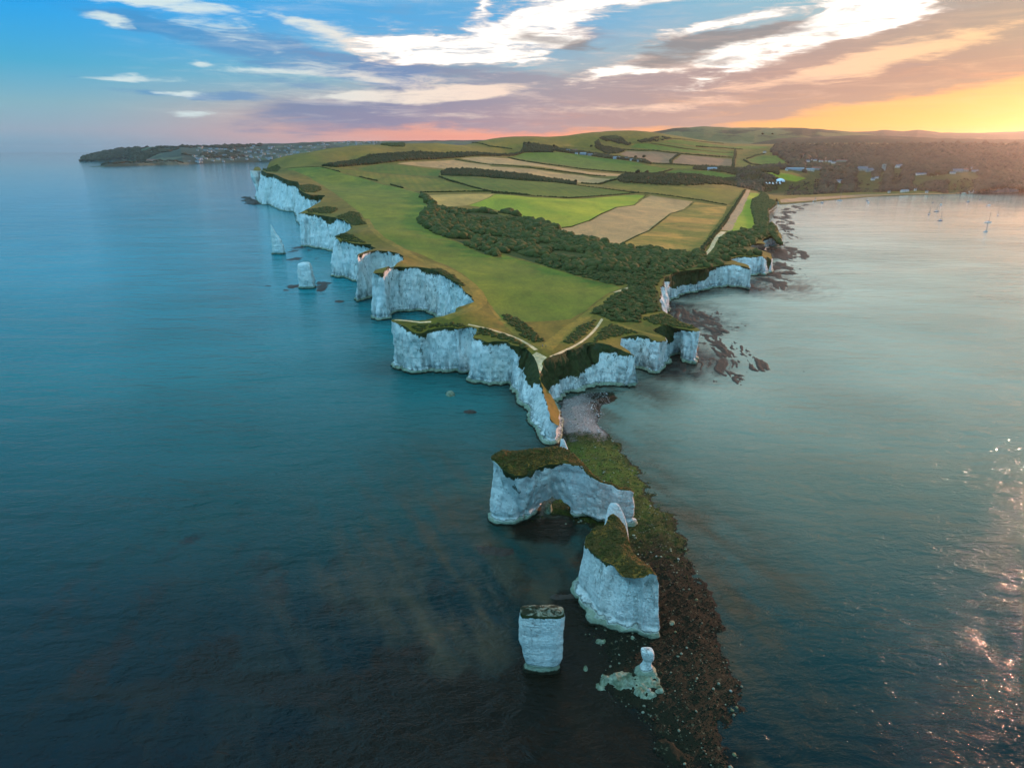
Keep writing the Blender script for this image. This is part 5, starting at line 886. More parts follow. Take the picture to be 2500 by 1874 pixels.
# hedges
HG = [('c4', [(0, 540), (350, 568), (600, 580), (900, 560), (1110, 542)], 1.8, 'dark hedge along the top of the bright green field'), ('c3', [(1412, 412), (1600, 408), (1900, 405), (2200, 432)], 2.0, 'hedge between olive wedge and straw coloured field'),
  ('c3', [(1412, 415), (1445, 445), (1475, 480), (1520, 522)], 2.6, 'short thick hedge running down to the scrub wood'), ('c3', [(1540, 300), (1620, 328), (1700, 350), (1800, 380), (1900, 404)], 2.2, 'diagonal hedge between olive wedge and dark green field'),
  ('c4', [(640, 482), (900, 514), (1110, 540), (1260, 550), (1400, 568), (1640, 602), (1815, 636)], 2.2, 'long hedge above the pale stubble field'), ('c4', [(1180, 555), (1210, 560)], 1.2, 'hedge stub at the stubble field corner'),
  ('c4', [(1190, 562), (1160, 598), (1100, 636), (960, 656), (850, 700), (755, 754), (620, 800), (545, 808)], .7, 'thin line of weeds along the bright green field'), ('c4', [(1560, 612), (1490, 672), (1385, 701), (1293, 770), (1218, 831), (1105, 880), (1000, 935)], .6, 'thin weedy line between stubble and fallow field'),
  ('c3', [(690, 232), (830, 265)], 1.8, 'broken hedge at the meadow corner under the down'), ('c3', [(970, 300), (1100, 328)], 1.8, 'short hedge length in the middle of the meadow edge'), ('c3', [(1190, 355), (1280, 380)], 2.0, 'short hedge near the wood end of the meadow edge'),
  ('c3', [(440, 243), (560, 234), (690, 228)], 1.2, 'thin hedge between meadow and down'), ('c4', [(0, 324), (300, 346), (500, 370), (700, 393), (880, 412)], 2.4, 'hedge between the two pale stubble strips'), ('c3', [(1660, 176), (1900, 212), (2100, 226), (2200, 235)], 2.4, 'left part of the hedge between pale stubble strips'),
  ('c4', [(130, 268), (400, 318), (700, 357), (900, 375), (1080, 386), (1240, 390)], 3., 'hedge below the green field of the farm houses'), ('c4', [(1240, 392), (1330, 378), (1400, 358)], 3., 'hedge closing the green field on the right'), ('c4', [(840, 472), (900, 452), (980, 432)], 3., 'hedge at the blunt end of the long stubble field'), ('c4', [(690, 466), (840, 474)], 2.5, 'hedge foot below the long stubble field'),
  ('c4', [(1020, 205), (1250, 213), (1450, 238), (1700, 256), (1865, 270)], 4., 'hedge above the two reddish fields'), ('c4', [(1385, 318), (1385, 290), (1420, 262), (1450, 240)], 5., 'thick hedge dividing the two reddish fields'), ('c4', [(1200, 312), (1400, 320), (1700, 337), (1870, 342)], 3.5, 'hedge below the two reddish fields'), ('c4', [(1230, 158), (1500, 200), (1870, 234)], 2.2, 'hedge line low on the down'), ('c4', [(1580, 183), (1750, 192), (1940, 205)], 4., 'tree hedge on the upper green field'), ('c4', [(1880, 210), (1880, 250), (1870, 280), (1865, 340)], 5., 'hedge down the lane beside reddish field'),
  ('c4', [(1300, 128), (1400, 122), (1650, 150), (1790, 160)], 2.5, 'hedge under the crest of the down'), ('c4', [(1945, 285), (2000, 318), (2080, 328), (2212, 322)], 4., 'curved hedge around the village field'), ('c4', [(1970, 278), (2040, 252), (2110, 240)], 4., 'hedge behind the village field'), ('c3', [(1780, 58), (1900, 80), (2060, 100)], 2.5, 'hedge on the shoulder of the down'), ('c4', [(0, 182), (90, 192), (160, 203)], 3., 'hedge in the fold of the down'),
  ('c4', [(1955, 520), (1900, 610), (1840, 700), (1760, 820), (1690, 900), (1640, 960), (1610, 1010)], 2.6, 'tall dark hedge along the left side of the lane'), ('c3', [(1560, 288), (1800, 300), (2200, 325)], 2.2, 'low hedge under the tree strip'), ('c4', [(0, 424), (250, 446), (490, 462)], 2.6, 'right end of the low hedge under the tree strip')]
nh = 0
for cr, l, r, lb in HG:
    q = drape([globals()[cr](*p) for p in l])[:, :2]; pts = []
    for a, b in zip(q[:-1], q[1:]):
        L = np.linalg.norm(b-a); k = max(2, int(L/(r*1.0))); pts += [a+(b-a)*(j+RNG.uniform(-.3, .3))/k for j in range(k)]
    pts = np.array(pts); pts = pts+RNG.normal(0, r*.22, pts.shape); rad = r*RNG.uniform(.65, 1.3, len(pts)); nh += len(pts)
    merged('hedge', pts, rad, M['hedge'], lb, 'hedge', kind=None, seed=500+nh % 97, squash=.85)
print('hedges', nh, time.time()-T0)
# woods
WD = [('strip of dark wood running to the bay', [(c4, [(975, 432), (1110, 398), (1230, 398), (1400, 403), (1700, 415), (1950, 412), (2212, 440), (2212, 520), (1950, 505), (1500, 490), (1250, 480), (1000, 460)])], 4.2),
  ('long curved wood at the foot of the down', [(c3, [(700, 225), (800, 205), (920, 190), (1000, 160), (1180, 140), (1350, 125), (1700, 130), (1950, 140), (2130, 122)]), (c4, [(250, 178), (450, 200), (470, 228), (250, 225), (130, 255), (0, 250)]), (c3, [(2000, 152), (1650, 163), (1350, 180), (1200, 195), (1000, 215), (800, 232)])], 4.5),
  ('tree strip between pale and dark green fields', [(c3, [(1560, 272), (1600, 250), (1750, 250), (2000, 275), (2212, 295)]), (c4, [(300, 412), (490, 445), (650, 470), (640, 480), (490, 462), (0, 427)]), (c3, [(1900, 305), (1570, 288)])], 4.2),
  ('dark scrub climbing the down above the farm', [(c4, [(800, 150), (850, 110), (1000, 108), (1050, 160), (1300, 108), (1390, 120), (1300, 140), (1110, 158), (1040, 205), (980, 235), (900, 240), (800, 190)])], 6.5),
  ('tree belt around the farm houses', [(c4, [(250, 160), (330, 165), (450, 185), (560, 205), (700, 225), (850, 245), (1000, 270), (1180, 290), (1230, 320), (1000, 282), (700, 240), (480, 215), (260, 225)])], 5.5),
  ('wood along the reddish fields towards the village', [(c4, [(1560, 345), (1650, 340), (1800, 350), (2212, 345), (2212, 400), (1950, 400), (1800, 380), (1660, 368), (1560, 360)])], 6.),
  ('scrub edge of the low cliffs above the bay', [(c7, [(90, 580), (180, 600), (240, 650), (300, 690), (230, 740), (230, 860), (310, 950), (340, 1000), (200, 900), (150, 860), (110, 720), (120, 660), (200, 610), (160, 595)])], 3.),
  ('dark clump on the crest of the down', [(c3, [(1110, 66), (1200, 60), (1290, 64), (1290, 84), (1200, 82), (1130, 72)])], 6.), ('small trees on the down shoulder', [(c4, [(850, 110), (960, 100), (990, 125), (900, 130)])], 4.)]
for k, (lb, parts, r) in enumerate(WD):
    pg = []
    for cr, l in parts: pg += [cr(*q) for q in l]
    pg = drape(pg)[:, :2]; pts = pts_in(pg, lambda y: r*.95, 700+k, avoid=lane)
    if 'climbing' in lb: pts = pts[(fbm(pts[:, 0]*.012, pts[:, 1]*.004, 0, 3, 61) > .02) | (pts[:, 1] < np.quantile(pts[:, 1], .25))]; r = 4.6
    if 'crest' in lb: r = 3.5
    if len(pts) > 4500: pts = pts[RNG.choice(len(pts), 4500, False)]
    print(lb, len(pts))
    if len(pts): merged('woodland', pts, r*RNG.uniform(.7, 1.35, len(pts)), M['trees'] if r > 4 else M['leaf'], lb, 'woodland', seed=720+k*9, squash=1.0)
pts = pts_in(wood3, lambda y: 9+max(0, y-1800)*.0075, 801, avoid=openf); print('wood3', len(pts))
keep = fbm(pts[:, 0]*.004, pts[:, 1]*.004, 0, 4, 55) > -.42; pts = pts[keep]
VILL = []
rad = (7.5+np.maximum(0, pts[:, 1]-1800)*.0045)*RNG.uniform(.6, 1.3, len(pts))*(1+.25*fbm(pts[:, 0]*.006, pts[:, 1]*.006, 0, 3, 58))
WOOD3 = (pts, rad)
# ================================================================== BUILDINGS
def box(bm, x0, x1, y0, y1, z0, z1):
    v = [bm.verts.new(p) for p in ((x0, y0, z0), (x1, y0, z0), (x1, y1, z0), (x0, y1, z0), (x0, y0, z1), (x1, y0, z1), (x1, y1, z1), (x0, y1, z1))]
    for q in ((0, 3, 2, 1), (4, 5, 6, 7), (0, 1, 5, 4), (1, 2, 6, 5), (2, 3, 7, 6), (3, 0, 4, 7)): bm.faces.new([v[i] for i in q])
def bmesh_obj(name, fn, mt, parent=None):
    bm = bmesh.new(); fn(bm); me = bpy.data.meshes.new(name); bm.to_mesh(me); bm.free(); me.materials.append(mt); return obj(name, me, parent)
M['white'] = plain('white_wall', (.70, .60, .52)); M['stone'] = plain('stone_wall', (.33, .29, .24)); M['rtile'] = plain('red_tile', (.28, .11, .07)); M['slate'] = plain('slate_roof', (.16, .16, .18)); M['grey'] = plain('grey_sheet', (.30, .31, .33)); M['glass'] = plain('window_glass', (.05, .06, .08), .1); M['canvas'] = plain('white_canvas', (.82, .82, .84)); M['dark'] = plain('dark_paint', (.03, .03, .035), .4); M['cream'] = plain('cream_wall', (.50, .42, .33)); M['townw'] = plain('town_wall', (.42, .41, .40))
def house(L=14, Wd=8, h=5, rh=3, wm='white', rm='slate', label='house', cat='house', loc=(0, 0, 0), rz=0., chim=True, full=True):
    r = empty('house', loc, rz); tag(r, label, cat)
    def walls(bm):
        box(bm, -L/2, L/2, -Wd/2, Wd/2, -3, h)
        for s in (-1, 1):
            a = bm.verts.new((s*L/2, -Wd/2, h)); b_ = bm.verts.new((s*L/2, Wd/2, h)); c_ = bm.verts.new((s*L/2, 0, h+rh)); bm.faces.new((a, b_, c_))
    bmesh_obj('wall', walls, M[wm], r)
    def roof(bm):
        o_ = .5
        for s in (-1, 1):
            a = [bm.verts.new(p) for p in ((-L/2-o_, s*(Wd/2+o_), h-.3), (L/2+o_, s*(Wd/2+o_), h-.3), (L/2+o_, 0, h+rh+.1), (-L/2-o_, 0, h+rh+.1))]; c_ = [bm.verts.new(v.co+Vector((0, 0, .35))) for v in a]
            bm.faces.new(a); bm.faces.new(c_)
            for i in range(4): bm.faces.new((a[i], a[(i+1) % 4], c_[(i+1) % 4], c_[i]))
        bmesh.ops.recalc_face_normals(bm, faces=bm.faces)
    rf = bmesh_obj('roof', roof, M[rm], r)
    if chim: bmesh_obj('chimney', lambda bm: box(bm, L*.28, L*.28+1.2, -.7, .7, h+rh-1, h+rh+1.6), M['stone'], rf)
    if full:
        for k in range(3):
            for fl in (1.0, 3.3):
                x = -L/3+k*L/3
                if fl == 1. and k == 1: continue
                bmesh_obj('window', lambda bm: box(bm, x-.7, x+.7, -Wd/2-.05, -Wd/2+.1, fl, fl+1.3), M['glass'], r)
        bmesh_obj('door', lambda bm: box(bm, -.6, .6, -Wd/2-.06, -Wd/2+.1, 0, 2.2), M['dark'], r)
    return r
def at(cr, x, y):
    return drape([cr(x, y)])[0]
HS = [(c7, 500, 318, 20, 9, 'white', 'slate', 'white house alone at the edge of the wooded knoll'), (c7, 540, 360, 24, 10, 'white', 'slate', 'long white house at the left end of the village'), (c7, 565, 347, 16, 9, 'white', 'slate', 'white gabled house behind the left end of the village'), (c7, 600, 352, 18, 9, 'white', 'slate', 'white house next to the village left end'), (c7, 618, 325, 20, 10, 'stone', 'rtile', 'tall red roofed house above the white village row'), (c7, 645, 358, 20, 10, 'white', 'rtile', 'white house with red roof in the middle of the village'), (c7, 680, 338, 26, 11, 'cream', 'rtile', 'large cream house with red roof behind the village row'), (c7, 690, 356, 18, 9, 'white', 'rtile', 'white house with red roof right of the village middle'), (c7, 715, 362, 18, 9, 'white', 'slate', 'white cottage near the right end of the village'), (c7, 742, 370, 20, 8, 'white', 'slate', 'last white house at the right end of the village'), (c7, 800, 355, 60, 10, 'stone', 'rtile', 'long low brown roofed building right of the village'),
  (c7, 445, 421, 70, 9, 'grey', 'grey', 'long grey barn in the wood'), (c7, 380, 422, 9, 7, 'white', 'slate', 'small white shed left of the long grey barn'), (c7, 560, 428, 34, 10, 'cream', 'grey', 'pale barn between the long shed and the red barn'), (c7, 610, 420, 38, 12, 'stone', 'rtile', 'red roofed barn right of the long grey barn'), (c7, 965, 425, 40, 16, 'stone', 'slate', 'large stone house with steep grey roof'), (c7, 1020, 435, 34, 14, 'stone', 'slate', 'stone wing right of the large grey roofed house'), (c7, 1240, 402, 34, 13, 'white', 'slate', 'white house standing high in the trees'), (c7, 1045, 500, 14, 9, 'white', 'slate', 'white gabled cottage low in the trees'), (c7, 1075, 487, 14, 8, 'white', 'slate', 'small pale house behind the low white cottage'), (c7, 785, 518, 26, 11, 'white', 'slate', 'pale house in the trees over the beach'), (c7, 1415, 460, 42, 8, 'white', 'slate', 'long white house at the left side of the grass field'), (c7, 1660, 450, 20, 8, 'white', 'slate', 'white end house of the row behind the grass field'), (c7, 1700, 437, 36, 12, 'stone', 'slate', 'long stone house of the row behind the grass field'), (c7, 1750, 432, 30, 12, 'stone', 'rtile', 'stone house with brown roof behind the grass field'), (c7, 1802, 417, 20, 10, 'white', 'slate', 'tall white gabled house on the right'), (c7, 1832, 440, 26, 9, 'stone', 'slate', 'low stone house at the far right of the row'), (c7, 1290, 590, 38, 6, 'white', 'grey', 'long white beach building at the back of the sand'), (c7, 1372, 580, 8, 5, 'white', 'slate', 'small white beach hut behind the long beach building'), (c7, 1170, 597, 8, 4, 'white', 'slate', 'small white hut left of the long beach building'), (c7, 1460, 597, 9, 4, 'white', 'slate', 'small white hut right of the long beach building'), (c7, 210, 288, 18, 9, 'white', 'slate', 'small white farmhouse left of the wooded knoll'),
  (c4, 585, 215, 24, 10, 'white', 'slate', 'white farmhouse at the left end of the farm row'), (c4, 640, 215, 30, 11, 'stone', 'rtile', 'red roofed farm house by the chalk scar'), (c4, 655, 235, 14, 8, 'white', 'slate', 'small pale shed below the red roofed farm'), (c4, 705, 240, 34, 10, 'grey', 'grey', 'blue grey barn in the farm row'), (c4, 760, 248, 26, 10, 'stone', 'slate', 'stone barn right of the blue grey barn'), (c4, 800, 245, 18, 9, 'stone', 'rtile', 'small brown house in the farm row'), (c4, 895, 258, 20, 8, 'white', 'slate', 'white cottage in the middle of the farm row'), (c4, 965, 272, 36, 10, 'grey', 'grey', 'long pale shed of the farm row'), (c4, 995, 264, 20, 8, 'cream', 'rtile', 'sun caught cream house in the farm row'), (c4, 1040, 275, 20, 9, 'white', 'slate', 'pale house right of the cream house'), (c4, 1082, 284, 18, 8, 'white', 'slate', 'white house at the right end of the farm row'), (c4, 1140, 294, 22, 8, 'stone', 'slate', 'low stone shed beyond the farm row end'), (c4, 1700, 362, 44, 14, 'grey', 'grey', 'blue grey barn beside the flat green field')]
for k, (cr, x, y, L, Wd, wm, rm, lb) in enumerate(HS):
    p = at(cr, x, y+6); L *= .8; Wd *= .9; VILL.append((p[0], p[1], max(L, 14)))
    house(L, Wd, max(4, Wd*.55), Wd*.38, wm, rm, lb, loc=p, rz=((k*37) % 50-25)/60., full=L < 40)
# church tower
p = at(c7, 1125, 440); r = empty('church_tower', p); tag(r, 'square stone church tower rising from the trees', 'church tower')
bmesh_obj('shaft', lambda bm: box(bm, -5, 5, -5, 5, -3, 24), M['stone'], r)
def cren(bm):
    for i in range(4):
        for s in (-1, 1): box(bm, -5+i*2.9, -3.6+i*2.9, s*5-.4*(s > 0)*2, s*5+.4*(s < 0)*2, 24.003, 25.5)
bmesh_obj('battlements', cren, M['stone'], r)
for s in (-1.6, 1.6): bmesh_obj('window', lambda bm: box(bm, s-.6, s+.6, -5.08, -4.9, 17, 21), M['dark'], r)
VILL.append((p[0], p[1], 10))
# marquee and tents
p = at(c7, 330, 518); r = empty('marquee', p); tag(r, 'large white domed marquee behind the small tents', 'marquee'); VILL.append((p[0], p[1], 26))
def dome(bm):
    rings = []
    for z, s in ((0, 1), (4, 1), (7.5, .72), (9.5, .38), (10.6, .05)): rings.append([bm.verts.new((15*s*math.cos(a), 9*s*math.sin(a), z)) for a in np.linspace(0, 2*math.pi, 16, endpoint=False)])
    for a, b_ in zip(rings[:-1], rings[1:]):
        for i in range(16): bm.faces.new((a[i], a[(i+1) % 16], b_[(i+1) % 16], b_[i]))
    bm.faces.new(rings[-1])
bmesh_obj('canopy', dome, M['canvas'], r); bmesh_obj('entrance', lambda bm: box(bm, -2, 2, -9.6, -8.4, 0, 3), M['dark'], r)
tent = None
for k, x in enumerate((222, 247, 271, 297, 326)):
    p = at(c7, x, 536); VILL.append((p[0], p[1], 12)); lb = ['leftmost small white pointed tent below the marquee', 'second small pointed tent from the left below the marquee', 'middle one of the five small white pointed tents', 'fourth small pointed tent from the left below the marquee', 'rightmost small white pointed tent below the marquee'][k]
    if tent is None:
        r = empty('tent', p); tag(r, lb, 'tent', 'row of small white tents')
        def cone(bm):
            b0 = [bm.verts.new((4.4*math.cos(a), 4.4*math.sin(a), 0)) for a in np.linspace(.39, 6.67, 9)[:-1]]; b1 = [bm.verts.new((4.4*math.cos(a), 4.4*math.sin(a), 2)) for a in np.linspace(.39, 6.67, 9)[:-1]]; t = bm.verts.new((0, 0, 6.5))
            for i in range(8): bm.faces.new((b0[i], b0[(i+1) % 8], b1[(i+1) % 8], b1[i])); bm.faces.new((b1[i], b1[(i+1) % 8], t))
        bmesh_obj('canvas', cone, M['canvas'], r); bmesh_obj('door_flap', lambda bm: box(bm, -.8, .8, -4.4, -4.0, 0, 1.9), M['dark'], r); tent = r
    else: dup(tent, p, 0, lb)
pts, rad = WOOD3; k = np.ones(len(pts), bool)
for (x, y, s) in VILL:
    near_ = (np.abs(pts[:, 0]-pts[:, 1]*x/y) < s*.5+4); k &= ~(near_ & (pts[:, 1] > y-190) & (pts[:, 1] < y+s*.4)); rad = np.where(near_ & (pts[:, 1] > y-480) & (pts[:, 1] <= y-190), rad*.45, rad)
merged('woodland', pts[k], rad[k], M['duskwood'], 'broad dark wood around the bay village on the right', 'woodland', seed=820, squash=.95)
# single trees around farm and village
tr = [(c4, 1110, 272, 9), (c4, 1172, 275, 11), (c4, 1130, 398, 10), (c4, 1200, 395, 10), (c4, 650, 468, 7), (c4, 480, 188, 9), (c4, 768, 190, 9), (c4, 290, 165, 9), (c4, 880, 122, 6), (c7, 190, 155, 10), (c7, 270, 155, 9), (c7, 1500, 480, 10), (c7, 1545, 470, 12), (c4, 2090, 95, 11), (c4, 1285, 135, 7)]
v, f = leafy(90, 1., 200); crown = mesh('crown', v*np.array([1, 1, 1.15])+[0, 0, 1.25], f, M['trees'], smooth=False)
trlb = ['dark tree at the right end of the farm row', 'tallest dark tree beyond the farm row', 'left dark tree at the start of the wood strip', 'right dark tree at the start of the wood strip', 'lone bushy tree at the hedge junction', 'dark tree left of the white farmhouse', 'dark tree on the down right of the chalk scar', 'dark tree at the left end of the farm belt', 'small tree on the slope of the down', 'dark tree on the knoll by the far green field', 'second dark tree on the knoll by the far green field', 'left tree on the grass field by the bay', 'right round tree on the grass field by the bay', 'dark round tree on the hill above the village', 'small tree at the hedge end under the crest']
root = None
for (cr, x, y, h), lb in zip(tr, trlb):
    p = at(cr, x, y+4)
    if root is None:
        root = empty('tree', p); tag(root, lb, 'tree'); obj('crown', crown, root)
        bmesh_obj('trunk', lambda bm: bmesh.ops.create_cone(bm, segments=8, radius1=.14, radius2=.07, depth=1.2, cap_ends=True, matrix=Matrix.Translation((0, 0, .5))), M['stone'], root); root.scale = (h*.6,)*3
    else: dup(root, p, RNG.uniform(0, 6), lb, (h*.6, h*.6, h*.65))
# far town
def town():
    hm = []
    for k, (wm, rm) in enumerate((('white', 'slate'), ('cream', 'rtile'), ('stone', 'slate'), ('white', 'rtile'))):
        bm = bmesh.new(); box(bm, -7, 7, -4.5, 4.5, -4, 6)
        n0 = len(bm.faces); a = [bm.verts.new(p) for p in ((-7.5, -5, 5.8), (7.5, -5, 5.8), (7.5, 0, 9.5), (-7.5, 0, 9.5), (-7.5, 5, 5.8), (7.5, 5, 5.8))]
        for q in ((0, 1, 2, 3), (3, 2, 5, 4), (0, 3, 4), (1, 5, 2)): bm.faces.new([a[i] for i in q]).material_index = 1
        me = bpy.data.meshes.new('town_house'); bm.to_mesh(me); bm.free(); me.materials.append(M['townw'] if wm == 'white' else M['stone'] if wm == 'stone' else M['cream']); me.materials.append(M[rm]); hm.append(me)
    g = np.random.default_rng(5); R_, C_ = TOWN.shape[:2]; px = np.linspace(cS(58, 0)[0], cS(3400, 0)[0], C_); cnt = 0
    while cnt < 260:
        x = g.uniform(470, 930); j = int(np.argmin(abs(px-x))); t = g.beta(1.3, 2.6); i = min(44, 1+int(t*40)) if x < 780 else min(44, 2+int(g.uniform(.05, .95)*42)); v = TOWN[i, j]
        dens = .5+.5*vnoise(v[0]*.006, v[1]*.006, 0, 3)
        if g.uniform() > dens+.2: continue
        o = obj('town_house', hm[g.choice(4, p=[.35, .3, .2, .15])], loc=v+[g.uniform(-5, 5), g.uniform(-20, 20), 1]); s = g.uniform(.8, 1.9); o.scale = (s*g.uniform(1, 1.8), s, s); o.rotation_euler = (0, 0, g.uniform(-.6, .6)); tag(o, 'tiny pale house of the far town across the left bay', 'house', 'houses of the far town'); cnt += 1
    for k, (x, y, s, lb) in enumerate([(590, 237, 4.2, 'largest cream building on the low tongue of land'), (330, 252, 3.0, 'cream building near the tip of the low tongue'), (370, 248, 2.4, 'pale building right of the tongue tip building'), (508, 240, 2.2, 'white building in the middle of the tongue'), (810, 232, 3.2, 'cream hall at the root of the tongue'), (850, 240, 3.0, 'long pale shed on the town quay'), (1060, 228, 4, 'long white pier building on the town front'), (1150, 230, 4.4, 'white seafront terrace of the town'), (1385, 222, 3, 'cream seafront block at the right of the town'), (300, 250, 2., 'low cream house left on the tongue')]):
        a = cS(x, y+4); x_, y_ = P(a[0], a[1]+1.5, 0); Dd = y_+130; q = PD(a[0], a[1], Dd); o = obj('seafront_building', hm[1 if 'cream' in lb else 0], loc=(q[0], Dd, max(2, q[2]))); o.scale = (s*1.5, s, s*.9); tag(o, lb, 'building')
    # tree masses of the town
    idx = g.integers(2, 45, 2600); jj = g.integers(0, 170, 2600); v = TOWN[idx, jj]; k = (fbm(v[:, 0]*.003, v[:, 1]*.003, 0, 3, 9) > .0) | (jj < 55); v = v[k]
    merged('woodland', v[:, :2], g.uniform(12, 30, len(v)), M['trees'], 'dark trees covering the far town headland', 'woodland', seed=900, squash=.55, zs=v[:, 2])
    v = TONGUE[g.integers(4, 12, 160), g.integers(22, 118, 160)]
    merged('woodland', v[:, :2], g.uniform(8, 16, len(v)), M['trees'], 'dark trees on the low tongue of land', 'woodland', seed=930, squash=.6, zs=v[:, 2])
town()
print('town', time.time()-T0)
# ================================================================== BOATS
M['hullw'] = plain('white_hull', (.5, .5, .52), .35); M['hullb'] = plain('blue_hull', (.05, .08, .16), .35); M['mast'] = plain('mast_metal', (.22, .2, .18), .4); M['canv'] = plain('sail_cover', (.10, .12, .2))
def boat(label, L, mast, hull, loc, rz, cabin=True, cover=True):
    r = empty('sailing_boat' if mast else 'motor_boat', loc, rz); tag(r, label, 'boat', 'boats moored in the bay'); Wd = L*.30
    def hl(bm):
        st = []; ns = 12
        for i in range(ns):
            t = i/(ns-1); x = -L/2+L*t; w = Wd/2*(math.sin(math.pi*min(1, .28+t*.72))**.75) if t < .999 else .02; w = max(w, .03); sh = .9+.5*t*t
            st.append([bm.verts.new(p) for p in ((x, -w, sh), (x, -w*.85, .25), (x, -w*.2, -.5*(1-abs(t-.4))), (x, w*.2, -.5*(1-abs(t-.4))), (x, w*.85, .25), (x, w, sh))])
        for a, b_ in zip(st[:-1], st[1:]):
            for i in range(5): bm.faces.new((a[i], a[i+1], b_[i+1], b_[i]))
            bm.faces.new((a[5], a[0], b_[0], b_[5]))
        bm.faces.new(st[0]); bm.faces.new(st[-1][::-1]); bmesh.ops.recalc_face_normals(bm, faces=bm.faces)
    bmesh_obj('hull', hl, M[hull], r)
    if cabin:
        def cb_(bm):
            z0 = .95; h = .9 if mast else 1.5; a = [bm.verts.new(p) for p in ((-L*.12, -Wd*.3, z0), (L*.25, -Wd*.22, z0), (L*.25, Wd*.22, z0), (-L*.12, Wd*.3, z0), (-L*.10, -Wd*.24, z0+h), (L*.14, -Wd*.18, z0+h), (L*.14, Wd*.18, z0+h), (-L*.10, Wd*.24, z0+h))]
            for q in ((4, 5, 6, 7), (0, 1, 5, 4), (1, 2, 6, 5), (2, 3, 7, 6), (3, 0, 4, 7)): bm.faces.new([a[i] for i in q])
        cab = bmesh_obj('cabin', cb_, M['canvas'], r)
        for s in (-1, 1): bmesh_obj('window', lambda bm: box(bm, -L*.04, L*.09, s*Wd*.255-.03, s*Wd*.255+.03, 1.25, 1.6 if mast else 2.0), M['glass'], cab)
    if mast:
        cy = lambda r0, p0, p1: (lambda bm: bmesh.ops.create_cone(bm, segments=6, radius1=r0, radius2=r0*.7, depth=(Vector(p1)-Vector(p0)).length, cap_ends=True, matrix=Matrix.Translation((Vector(p0)+Vector(p1))/2) @ (Vector(p1)-Vector(p0)).to_track_quat('Z', 'Y').to_matrix().to_4x4()))
        bmesh_obj('mast', cy(.45, (L*.08, 0, .8), (L*.08, 0, mast)), M['mast'], r)
        bmesh_obj('boom', cy(.1, (L*.08, 0, 2.6), (-L*.35, 0, 2.5)), M['mast'], r)
        bmesh_obj('sail_cover', cy(.28, (L*.05, 0, 2.85), (-L*.33, 0, 2.75)), M['canv'], r)
        for e in ((L*.5, 0, 1.4), (-L*.48, 0, 1.)): bmesh_obj('stay', cy(.04, e, (L*.08, 0, mast*.97)), M['mast'], r)
    return r
BT = [(1480, 770, 9, 15, 'hullb', .6, 'dark sailing boat at the left of the three grouped masts'), (1537, 747, 11, 16, 'hullb', .1, 'sailing boat with the tallest mast of the left group'), (1565, 818, 10, 15, 'hullb', .2, 'nearest sailing boat of the left group'), (1935, 832, 13, 17, 'hullw', .1, 'largest white sailing boat on the right of the bay'), (2010, 778, 8, 13, 'hullb', 1.0, 'rightmost sailing boat with dark hull'), (1915, 906, 8, 14, 'hullw', .3, 'nearest sailing boat, below the largest one'), (1572, 695, 7, 0, 'hullw', .3, 'small motor boat just right of the tallest mast'), (1778, 673, 9, 0, 'hullb', .1, 'dark motor boat halfway between the two groups'), (1942, 700, 9, 0, 'hullw', 0, 'white motor boat above the largest sailing boat'), (1925, 706, 3.5, 0, 'hullb', .4, 'small dinghy tied beside the white motor boat'), (1510, 677, 4, 0, 'hullb', .2, 'tiny dark boat left of the small motor boat'), (1580, 641, 4, 0, 'hullb', 0, 'tiny dark boat closest to the beach'), (1873, 655, 4, 0, 'hullb', 0, 'tiny dark boat near the beach on the right'), (600, 664, 8, 12, 'hullw', .2, 'pale sailing boat aground at the left end of the beach'), (585, 672, 5, 0, 'hullb', .3, 'small open boat beside the aground sailing boat'), (655, 682, 8, 0, 'hullb', .3, 'blue boat lying off the left end of the beach'), (790, 664, 14, 19, 'hullw', .1, 'large pale boat with mast close to the beach'), (1002, 665, 6, 0, 'hullb', .2, 'farther of the two small boats off the beach'), (1012, 680, 8, 0, 'hullw', .4, 'nearer of the two small boats off the beach')]
for x, y, L, ms, hu, rz, lb in BT:
    p = P(*c7(x, y), 0); boat(lb, L*1.05, ms, hu, (p[0], p[1], 0), rz, cabin=L > 4.5)
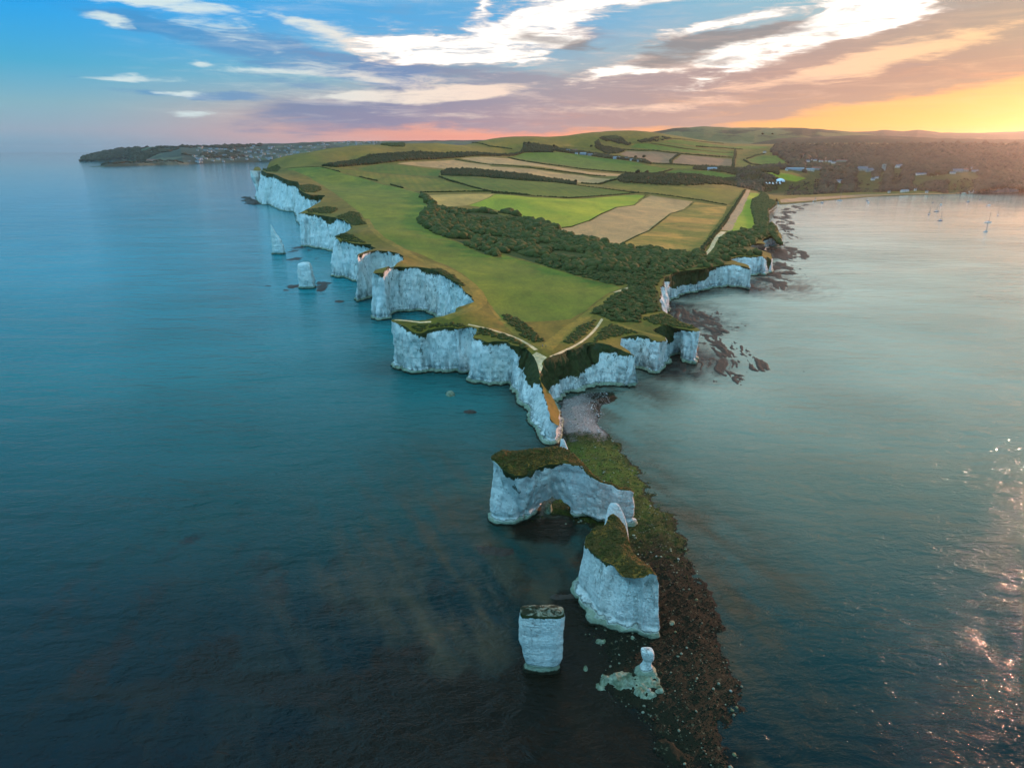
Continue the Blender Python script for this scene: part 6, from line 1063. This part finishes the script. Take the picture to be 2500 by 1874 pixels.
# people
def person(label, loc, rz, top, leg, h=1.72):
    bm = bmesh.new(); J = [((0, 0, .95), .16), ((0, 0, 1.2), .15), ((0, 0, 1.42), .17), ((0, 0, 1.52), .06), ((0, .02, 1.66), .105), ((.1, 0, .88), .11), ((.12, .05, .48), .075), ((.13, 0, .07), .05), ((.13, .14, .03), .045), ((-.1, 0, .88), .11), ((-.12, -.08, .48), .075), ((-.13, -.14, .07), .05), ((-.13, 0, .03), .045), ((.21, 0, 1.4), .065), ((.27, .0, 1.12), .048), ((.25, .14, .9), .04), ((-.21, 0, 1.4), .065), ((-.27, -.02, 1.12), .048), ((-.26, .1, .9), .04)]
    E = [(0, 1), (1, 2), (2, 3), (3, 4), (0, 5), (5, 6), (6, 7), (7, 8), (0, 9), (9, 10), (10, 11), (11, 12), (2, 13), (13, 14), (14, 15), (2, 16), (16, 17), (17, 18)]
    me = bpy.data.meshes.new('body'); me.from_pydata([j[0] for j in J], E, []); r = empty('person', loc, rz); tag(r, label, 'person'); r.scale = (h/1.75,)*3
    o = obj('body', me, r); sm = o.modifiers.new('skin', 'SKIN'); sv = me.skin_vertices
    if not sv:
        bm.from_mesh(me); bm.verts.layers.skin.verify(); bm.to_mesh(me); sv = me.skin_vertices
    bm.free()
    for i, j in enumerate(J): sv[0].data[i].radius = (j[1], j[1]*.8)
    sv[0].data[0].use_root = True; o.modifiers.new('sub', 'SUBSURF').levels = 2; o.modifiers['sub'].render_levels = 2
    bpy.context.view_layer.update(); nm = bpy.data.meshes.new_from_object(o.evaluated_get(bpy.context.evaluated_depsgraph_get())); o.modifiers.clear(); o.data = nm; nm.name = 'body'
    nm.materials.clear(); [nm.materials.append(q) for q in (top, leg, M['skin'], M['hair'])]
    for q in nm.polygons: z = q.center.z; q.material_index = 3 if z > 1.68 or (z > 1.6 and q.center.y < .0) else 2 if z > 1.47 else 1 if z < .95 and abs(q.center.x) < .2 else 0
    nm.polygons.foreach_set('use_smooth', np.ones(len(nm.polygons), bool)); return r
M['skin'] = plain('skin', (.45, .28, .2)); M['hair'] = plain('hair', (.04, .025, .015)); M['cblue'] = plain('blue_jacket', (.03, .10, .35)); M['cgreen'] = plain('green_jacket', (.05, .22, .18)); M['cred'] = plain('red_jacket', (.40, .05, .03)); M['jeans'] = plain('dark_trousers', (.03, .035, .06))
for cr, x, y, c_, lb in [(c2, 995, 300, 'cblue', 'person in a blue jacket standing by the bare chalk patch'), (c2, 1030, 298, 'cgreen', 'person in a green jacket standing beside the one in blue'), (c1, 545, 1045, 'cred', 'person in a red jacket on the grass of the right hand headland')]:
    p = at(cr, x, y); person(lb, (p[0], p[1], p[2]-.02), RNG.uniform(0, 6), M[c_], M['jeans'])
# ================================================================== HAZE
hm = mesh('haze', [(x, y, z) for z in (-4, 400) for x, y in ((-66000, -26000), (66000, -26000), (66000, 46000), (-66000, 46000))], [(0, 3, 2, 1), (4, 5, 6, 7), (0, 1, 5, 4), (1, 2, 6, 5), (2, 3, 7, 6), (3, 0, 4, 7)], [], smooth=False)
hz_m = bpy.data.materials.new('haze_air'); hz_m.use_nodes = True; t = hz_m.node_tree; t.nodes.clear(); ov = t.nodes.new('ShaderNodeOutputMaterial'); pv = t.nodes.new('ShaderNodeVolumePrincipled'); t.links.new(pv.outputs[0], ov.inputs['Volume'])
pv.inputs['Density'].default_value = 1.9e-5; pv.inputs['Anisotropy'].default_value = .8; pv.inputs['Color'].default_value = (1., .94, .93, 1)
hm.materials.append(hz_m); tag(obj('haze', hm), 'thin evening haze over sea and land', 'haze', kind='stuff')
print('done', time.time()-T0, len(bpy.data.objects))
